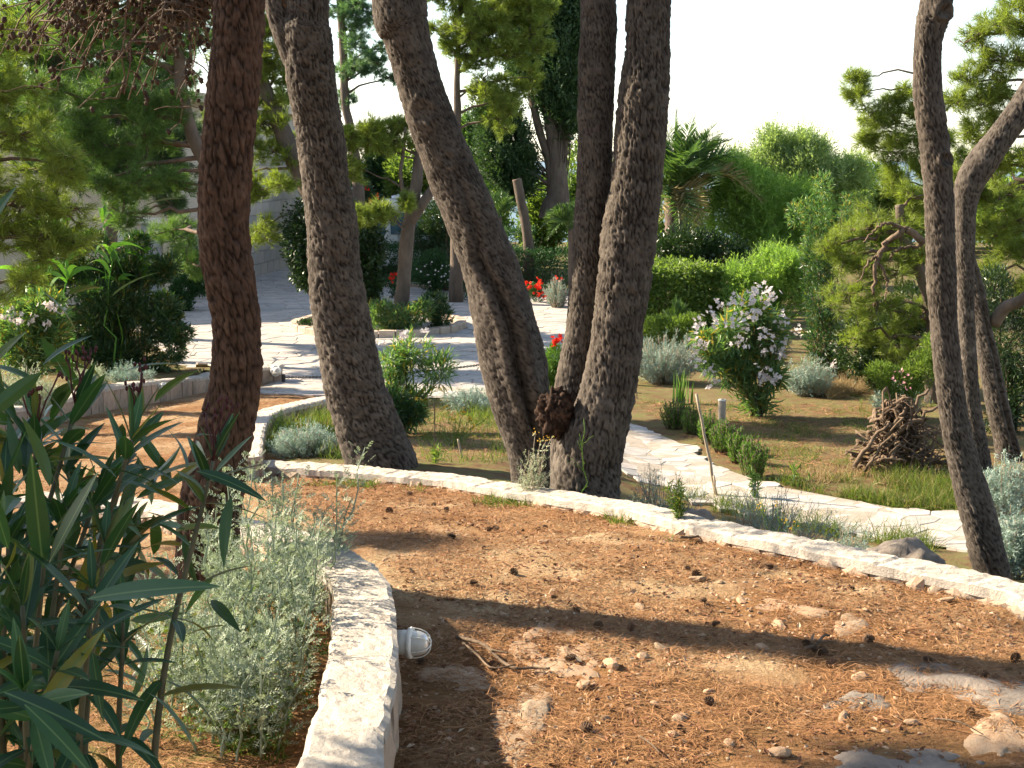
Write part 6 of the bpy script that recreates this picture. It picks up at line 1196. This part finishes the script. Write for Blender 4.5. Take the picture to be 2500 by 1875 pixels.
twig('bare pale twig near the bottom of the terrace', [(1560, 1830), (1590, 1845), (1610, 1860)], 0.004, 734)
twig('long straw coloured twig at the lower right of the terrace', [(2280, 1780), (2340, 1795), (2400, 1810)], 0.004, 735)
# irrigation hose in the bed
def hose():
    pts = [(170, 1560), (300, 1555), (360, 1590), (350, 1625), (330, 1660)]; p2 = [(470, 1605), (420, 1620), (402, 1645), (430, 1672), (490, 1680), (560, 1690)]
    g = G(*p2[0]); root = empty('irrigation_hose', g, 'grey irrigation hose looping through the oleander bed', 'hose')
    for q in (pts, p2):
        c = np.array([G(x, y) for x, y in q]); c[:, 2] = TZ(c[:, 0], c[:, 1]) + 0.02; mb = MB(); mb.add(*tube(catmull(c, 40), 0.009, 8)); mb.build('hose_length', M['hose'], root, True)
hose()

# ------------------------------------------------------------------ dusty miller in the foreground
def miller():
    r = rs(800); poly = np.array([G(x, y)[:2] for x, y in [(430, 1600), (540, 1500), (700, 1440), (800, 1440), (790, 1620), (740, 1780), (640, 1875), (400, 1875), (340, 1780)]]); g = np.r_[poly.mean(0), 0.0]; g[2] = float(T(g[0], g[1])); root = empty('silver_ragwort', g, 'big silver leaved ragwort plant spilling against the foreground wall', 'plant')
    lo, hi = poly.min(0), poly.max(0); st, up_, dn = MB(), MB(), MB(); n = 0
    while n < 118:
        q = lo + (hi - lo) * r.rand(2)
        if not inpoly(q[0], q[1], poly): continue
        n += 1; h = r.uniform(0.24, 0.66) * (0.75 + 0.4 * (q[1] - lo[1]) / (hi[1] - lo[1])); s0 = np.r_[q, float(T(*q)) - 0.02]; e = s0 + np.array([r.normal() * 0.1, r.normal() * 0.08 + 0.05, h]); bp = branch_path(s0, e, r, 0.0, 8); st.add(*tube(bp, np.linspace(0.0055, 0.0025, 8), 5))
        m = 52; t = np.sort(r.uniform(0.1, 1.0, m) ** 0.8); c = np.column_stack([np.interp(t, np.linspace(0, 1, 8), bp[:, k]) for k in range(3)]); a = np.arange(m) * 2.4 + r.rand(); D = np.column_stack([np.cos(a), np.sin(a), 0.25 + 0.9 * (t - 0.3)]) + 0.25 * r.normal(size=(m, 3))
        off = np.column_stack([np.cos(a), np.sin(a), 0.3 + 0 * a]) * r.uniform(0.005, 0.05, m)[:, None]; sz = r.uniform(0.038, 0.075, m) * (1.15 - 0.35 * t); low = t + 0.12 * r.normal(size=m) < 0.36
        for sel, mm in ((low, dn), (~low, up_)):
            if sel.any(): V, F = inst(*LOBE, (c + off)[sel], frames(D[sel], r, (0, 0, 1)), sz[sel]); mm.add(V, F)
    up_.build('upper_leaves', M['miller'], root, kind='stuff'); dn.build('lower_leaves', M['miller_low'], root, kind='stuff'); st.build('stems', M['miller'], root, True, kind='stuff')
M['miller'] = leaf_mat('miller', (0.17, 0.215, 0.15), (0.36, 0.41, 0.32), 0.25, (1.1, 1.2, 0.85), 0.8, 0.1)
miller()

# ------------------------------------------------------------------ foreground oleander, leaf by leaf
def long_leaf(curl, fold, seed):
    n = 9; t = np.linspace(0, 1, n); w = 0.088 * np.sin(np.clip(t, 0, 1) ** 0.8 * math.pi) ** 0.8 + 0.004; z = -curl * t ** 2; c = np.column_stack([t * (1 - 0.25 * abs(curl)), 0 * t, z])
    L = c + np.column_stack([0 * t, w, fold * w]); R_ = c + np.column_stack([0 * t, -w, fold * w]); V = np.concatenate([L, c, R_]); F = []
    for k in range(n - 1): F += [[k, n + k, n + k + 1], [k, n + k + 1, k + 1], [n + k, 2 * n + k, 2 * n + k + 1], [n + k, 2 * n + k + 1, n + k + 1]]
    return mesh_np('leaf', V, np.array(F), True)
def ole_leaf_mat():
    m, nt, nd, lk, b = new_mat('oleander_leaf'); oi = N(nt, 'ShaderNodeObjectInfo'); tc = N(nt, 'ShaderNodeTexCoord'); sp = N(nt, 'ShaderNodeSeparateXYZ'); lk.new(tc.outputs['Object'], sp.inputs[0])
    ab = N(nt, 'ShaderNodeMath', operation='ABSOLUTE'); lk.new(sp.outputs['Y'], ab.inputs[0]); rib = ramp(nt, ab.outputs[0], [(0.0, (1, 1, 1)), (0.012, (0, 0, 0))])
    c = ramp(nt, oi.outputs['Random'], [(0.0, (0.018, 0.055, 0.028)), (0.5, (0.03, 0.085, 0.035)), (0.92, (0.05, 0.12, 0.045)), (0.96, (0.22, 0.2, 0.03))]); c = mixc(nt, noise(nt, 14, 3), mixc(nt, 0.3, c, (0.01, 0.03, 0.015)), c); c = mixc(nt, rib, c, (0.12, 0.19, 0.08)); lk.new(c, b.inputs['Base Color'])
    b.inputs['Roughness'].default_value = 0.42; b.inputs['Specular IOR Level'].default_value = 0.4; t = N(nt, 'ShaderNodeBsdfTranslucent'); lk.new(mixc(nt, 1.0, c, (1.8, 2.2, 0.6), 'MULTIPLY'), t.inputs[0]); mx = N(nt, 'ShaderNodeMixShader'); mx.inputs[0].default_value = 0.22
    lk.new(b.outputs[0], mx.inputs[1]); lk.new(t.outputs[0], mx.inputs[2]); lk.new(mx.outputs[0], nd['Material Output'].inputs[0]); return m
M['oleander_leaf'] = ole_leaf_mat()
LM = [long_leaf(c_, 0.22, k) for k, c_ in enumerate((0.02, 0.12, 0.24, 0.38, 0.55))]
for m_ in LM: m_.materials.append(M['oleander_leaf'])
def fore_oleander():
    from mathutils import Matrix
    r = rs(900); base = np.array([-0.95, 2.45, 0.0]); root = empty('oleander_shrub', base, 'dark green oleander with long pointed leaves and dark red buds filling the left foreground', 'shrub'); st = MB()
    tips = [(90, 1045, 2.75, 1), (185, 990, 2.8, 1), (335, 1035, 2.85, 1), (320, 1075, 2.6, 0), (520, 1125, 2.7, 1), (110, 1330, 2.35, 0), (255, 1330, 2.45, 0), (225, 1440, 2.2, 0), (55, 1480, 2.2, 0), (140, 1590, 2.1, 0), (300, 1520, 2.5, 0), (60, 1690, 2.0, 0), (10, 1190, 2.6, 0), (240, 1190, 2.7, 0), (-20, 1600, 2.2, 0), (160, 1240, 2.6, 0), (20, 1330, 2.5, 0)]
    lens = []; cnt = 0
    for k, (x, y, Y, bud) in enumerate(tips):
        e = P(x, y, Y); s0 = base + np.array([r.uniform(-0.12, 0.25), r.uniform(-0.2, 0.3), -0.03]); mid = s0 * 0.45 + e * 0.55 + np.array([-0.05, 0, 0.1]); bp = catmull(np.array([s0, mid, e]), 20); st.add(*tube(bp, np.linspace(0.011, 0.004, 20), 7))
        dv = unit(bp[-1] - bp[-4]); nodes = 5
        for q in range(nodes):
            seg = bp[-1] - dv * 0.045 * q if q < 3 else bp[max(0, 19 - 2 * q)]; ph = r.rand() * 6.283
            for j in range(3):
                if cnt >= 296: break
                a = ph + j * 2.094; s1 = unit(np.cross(dv, np.array([0.3, 0.2, 1.0]) + 0.01)); s2 = np.cross(dv, s1); outv = math.cos(a) * s1 + math.sin(a) * s2; op = 0.45 + 0.28 * q + 0.15 * r.normal(); D = unit(dv * math.cos(op) + outv * math.sin(op) + np.array([0, 0, -0.08 * q])); z = unit(dv - D * (dv @ D) + 1e-3); yv = np.cross(z, D); Mx = Matrix(np.column_stack([D, yv, z]).tolist())
                L = r.uniform(0.12, 0.185) * (0.7 if q == 0 else 1.0); link('leaf', LM[min(4, int(q * 0.8 + r.rand() * 1.6))], None, root, seg - base, Mx.to_euler(), (L, L * r.uniform(0.9, 1.15), L)); cnt += 1
        if bud:
            for q in range(4):
                be = e + dv * 0.03 + r.normal(size=3) * np.array([0.03, 0.03, 0.02]) + np.array([0, 0, 0.05 + 0.03 * r.rand()]); mb = MB(); mb.add(*tube(branch_path(e, be, r, 0, 5), np.array([0.0025, 0.002, 0.002, 0.002, 0.002]), 5))
                for w in range(4):
                    c = be + r.normal(size=3) * 0.009; V, F = ico(1); mb.add(c + V * np.array([0.0035, 0.0035, 0.0065]), F)
                mb.build('bud_cluster', M['bud'], root, True)
    for (x0, y0, x1, y1, Y, m) in ((215, 1462, 528, 1402, 2.05, 1), (10, 1690, 272, 1795, 1.9, 1), (60, 1720, 245, 1885, 1.85, 2), (105, 1385, 75, 1110, 2.2, 0), (120, 1375, 235, 1150, 2.2, 0), (20, 1340, -30, 1180, 2.1, 0), (225, 1590, 250, 1760, 2.3, 1), (480, 1150, 655, 1192, 2.6, 2), (520, 1160, 612, 1062, 2.65, 0)):
        a, b = P(x0, y0, Y), P(x1, y1, Y - 0.05); D = unit(b - a); L = np.linalg.norm(b - a); z = unit(np.array([0.1, -0.6, 1.0]) - D * (D @ np.array([0.1, -0.6, 1.0]))); link('leaf', LM[m], None, root, a - base, Matrix(np.column_stack([D, np.cross(z, D), z]).tolist()).to_euler(), (L, L * 0.95, L))
    st.build('stems', M['ole_stem'], root, True, kind='stuff')
M['ole_stem'] = plain('ole_stem', (0.06, 0.065, 0.035), (0.13, 0.12, 0.07), 0.7, 20)
fore_oleander()

# more leaves deeper in the foreground oleander, and shrubs and pines standing just outside the picture whose shade falls into it
def inner_leaves():
    r = rs(950); root = bpy.data.objects['oleander_shrub']; me = LM[2]; V = np.empty(len(me.vertices) * 3, np.float32); me.vertices.foreach_get('co', V); V = V.reshape(-1, 3); F = np.empty(len(me.polygons) * 3, np.int32); me.polygons.foreach_get('vertices', F); F = F.reshape(-1, 3)
    mb = MB(); c = []
    for (x, y, Y, n, s_) in ((60, 1250, 2.9, 60, 0.2), (40, 1450, 2.7, 60, 0.18), (200, 1350, 2.9, 40, 0.15), (30, 1700, 2.4, 50, 0.16), (130, 1150, 3.0, 40, 0.16), (330, 1250, 3.0, 30, 0.12), (-150, 1300, 2.8, 150, 0.3), (-150, 1600, 2.6, 120, 0.3)):
        c.append(P(x, y, Y) + r.normal(size=(n, 3)) * s_ * np.array([0.7, 0.8, 1]))
    c = np.concatenate(c); d = r.normal(size=c.shape) * 0.6 + np.array([0.1, -0.2, 0.35]); VV, FF = inst(V, F, c, frames(d, r, (0, 0, 1)), r.uniform(0.12, 0.18, len(c))); mb.add(VV, FF); mb.build('inner_leaves', M['oleander'], root, kind='stuff')
inner_leaves()
def shade_pine(label, base, H, blobs, seed, dens):
    b = np.array([base[0], base[1], float(T(*base))]); root = empty('pine_tree', b, label, 'tree'); line = catmull(np.array([b - np.array([0, 0, 0.3]), b + np.array([0.1, 0, H * 0.5]), b + np.array([0, 0.1, H])]), 40); mb = MB(); mb.add(*tube(line, np.linspace(0.16, 0.08, 40), 14)); mb.build('trunk', M['bark_far'], root, True)
    pine_foliage(root, [(np.array(c), R) for c, R in blobs], seed, line, 'needle_green', 'twig', 0.03, dens, key=40)
shade_pine('pine standing just beyond the left edge beside the oleander', (-4.6, 3.9), 4.5, [((-4.2, 4.2, 3.0), 0.75), ((-4.4, 3.5, 3.6), 0.8), ((-4.8, 4.6, 4.0), 0.7), ((-3.9, 3.2, 2.6), 0.6)], 961, 0.55)
shade_pine('tall pine beyond the left edge whose crown dapples the terrace', (-9.5, 9.0), 8.0, [((-9.0, 9.9, 5.2), 0.42), ((-8.4, 8.9, 7.4), 0.5), ((-9.6, 8.2, 7.9), 0.5)], 962, 0.6)
# dead boughs hung with cones at the upper left, part of the reddish pine
def small_cone():
    V, F = ico(1); V = V.copy(); t = V[:, 0]; V = V * np.array([0.62, 0.4, 0.4]) * (1 + 0.35 * (hash3(np.arange(len(V)), np.arange(len(V)), np.zeros(len(V), int), 3) - 0.4))[:, None]; V[:, 1:] *= (1 - 0.35 * t)[:, None]; return V, F
def cone_boughs():
    r = rs(970); wd, cn = MB(), MB(); cV, cF = small_cone(); Y0 = 8.6
    starts = [(560, -160), (500, -200), (420, -220)]
    for k in range(74):
        x0, y0 = starts[k % 3]; x1, y1 = r.uniform(20, 530), 0; y1 = r.uniform(-40, 100 + 150 * math.exp(-((x1 - 300) / 190) ** 2)); Y = Y0 + r.uniform(-0.7, 0.9)
        a, b = P(x0 + r.normal() * 40, y0 + r.normal() * 30, Y0 - 0.4), P(x1, y1, Y); p = branch_path(a, b, r, 0.12, 9); wd.add(*tube(p, np.linspace(0.012, 0.004, 9), 5))
        for q in range(7):
            t = r.uniform(0.35, 1.0); i = t * 8; s0 = p[int(min(i, 7))] * (1 - (i - int(min(i, 7)))) + p[int(min(i, 7)) + 1] * (i - int(min(i, 7))); e = s0 + np.array([r.normal() * 0.16, r.normal() * 0.12, -abs(r.normal()) * 0.16 + 0.03]); w = branch_path(s0, e, r, 0.05, 5); wd.add(*tube(w, np.linspace(0.005, 0.0025, 5), 4))
            for c in range(2 + r.randint(2)):
                pos = s0 + (e - s0) * r.uniform(0.4, 1.05) + r.normal(size=3) * 0.02; V, F = inst(cV, cF, pos[None], frames(np.array([[r.normal() * 0.4, r.normal() * 0.4, -1.0]]), r), np.array([r.uniform(0.03, 0.046)])); cn.add(V, F)
    for (x0, y0, x1, y1) in ((455, 150, 440, 300), (300, 100, 290, 240), (150, 120, 140, 220)):
        p = branch_path(P(x0 + 20, -120, 8.3), P(x1, y1, 8.4), r, 0.02, 12); wd.add(*tube(p, np.linspace(0.01, 0.003, 12), 5))
        for q in range(16):
            s0 = p[4 + r.randint(8)]; e = s0 + np.array([r.normal() * 0.12, r.normal() * 0.08, -0.1 * r.rand()]); wd.add(*tube(branch_path(s0, e, r, 0.04, 5), np.linspace(0.004, 0.002, 5), 4))
            if r.rand() < 0.5: V, F = inst(cV, cF, e[None], frames(np.array([[0.2, 0.1, -1.0]]), r), np.array([0.04])); cn.add(V, F)
    wd.build('dead_boughs', M['twig'], pine1, True, kind='stuff'); M['old_cone'] = plain('old_cone', (0.025, 0.017, 0.012), (0.075, 0.048, 0.032), 0.9, 20); cn.build('hanging_cones', M['old_cone'], pine1, kind='stuff')
cone_boughs()
for k, (x, y, rx, ry, lb) in enumerate([(2080, 500, 90, 50, 'far bush on the skyline behind the spreading pine'), (2200, 510, 90, 60, 'far bush on the skyline right of the pale shrub'), (2340, 500, 90, 70, 'far bush seen between the right trunks'), (2460, 510, 90, 70, 'far bush on the skyline at the right edge'), (1640, 520, 100, 90, 'far green shrub behind the palm'), (1480, 480, 80, 90, 'far green shrub hidden behind the twin pine'), (700, 500, 90, 90, 'far shrub behind the leaning planter pine'), (1100, 500, 80, 70, 'far dark green shrub behind the rounded bush'), (1960, 560, 100, 60, 'far bush low behind the tamarisks'), (2150, 455, 70, 55, 'far bush closing the gap left of the slender pine'), (2450, 445, 100, 65, 'far bush closing the gap at the right edge')]):
    S('far_shrub', lb, 'shrub', [(x, y, rx, ry, 1300), (x + rx * 0.5, y + ry * 0.6, rx * 0.7, ry * 0.6, 700), (x - rx * 0.5, y + ry * 0.6, rx * 0.7, ry * 0.6, 700)], (x, 640), 50 + (k % 3) * 2, DIA, (0.17, 0.3), 'shrub_bright', 380 + k, 6, 0.03, gaps=0.22, group='bushes on the skyline')

# unseen pines added behind and beside the viewer to block sky light
rr_ = rs(980)
for k, (x, y, lb) in enumerate([(-6.5, -3.0, 'unseen pine added behind the viewer to block sky light, far left'), (-2.6, -5.0, 'unseen pine added behind the viewer to block sky light, left of the middle'), (1.6, -4.2, 'unseen pine added behind the viewer to block sky light, right of the middle'), (5.6, -3.2, 'unseen pine added behind the viewer to block sky light, far right'), (8.5, 1.5, 'unseen pine added beyond the right edge to block sky light')]):
    shade_pine(lb, (x, y), 7.5, [(np.array([x, y, z]) + rr_.normal(size=3) * np.array([0.9, 0.7, 0.2]), 1.35) for z in (1.6, 2.6, 3.6, 4.6, 5.6, 6.6, 7.4, 3.0, 5.0)], 981 + k, 0.09)

# bark flakes and cone scales among the litter
r = rs(990); p = scatter(TERR, 6000, r, 0.4); dV, dF = diamond(0.5, 0.2); mb = MB(); V, F = inst(dV, dF, p + np.array([0, 0, 0.008]), frames(np.column_stack([r.normal(size=(len(p), 2)), 0.25 * r.normal(size=len(p))]), r, (0, 0, 1.5)), 0.012 + 0.03 * r.rand(len(p)) ** 2); mb.add(V, F)
M['flake'] = leaf_mat('flake', (0.09, 0.035, 0.02), (0.3, 0.15, 0.08), 0.05, (1, 1, 1), 0.8, 0.2, (0.45, 0.36, 0.26))
o = mb.build('bark_flakes', M['flake']); tag(o, 'reddish bark flakes and chips strewn over the terrace', None, None, 'stuff')
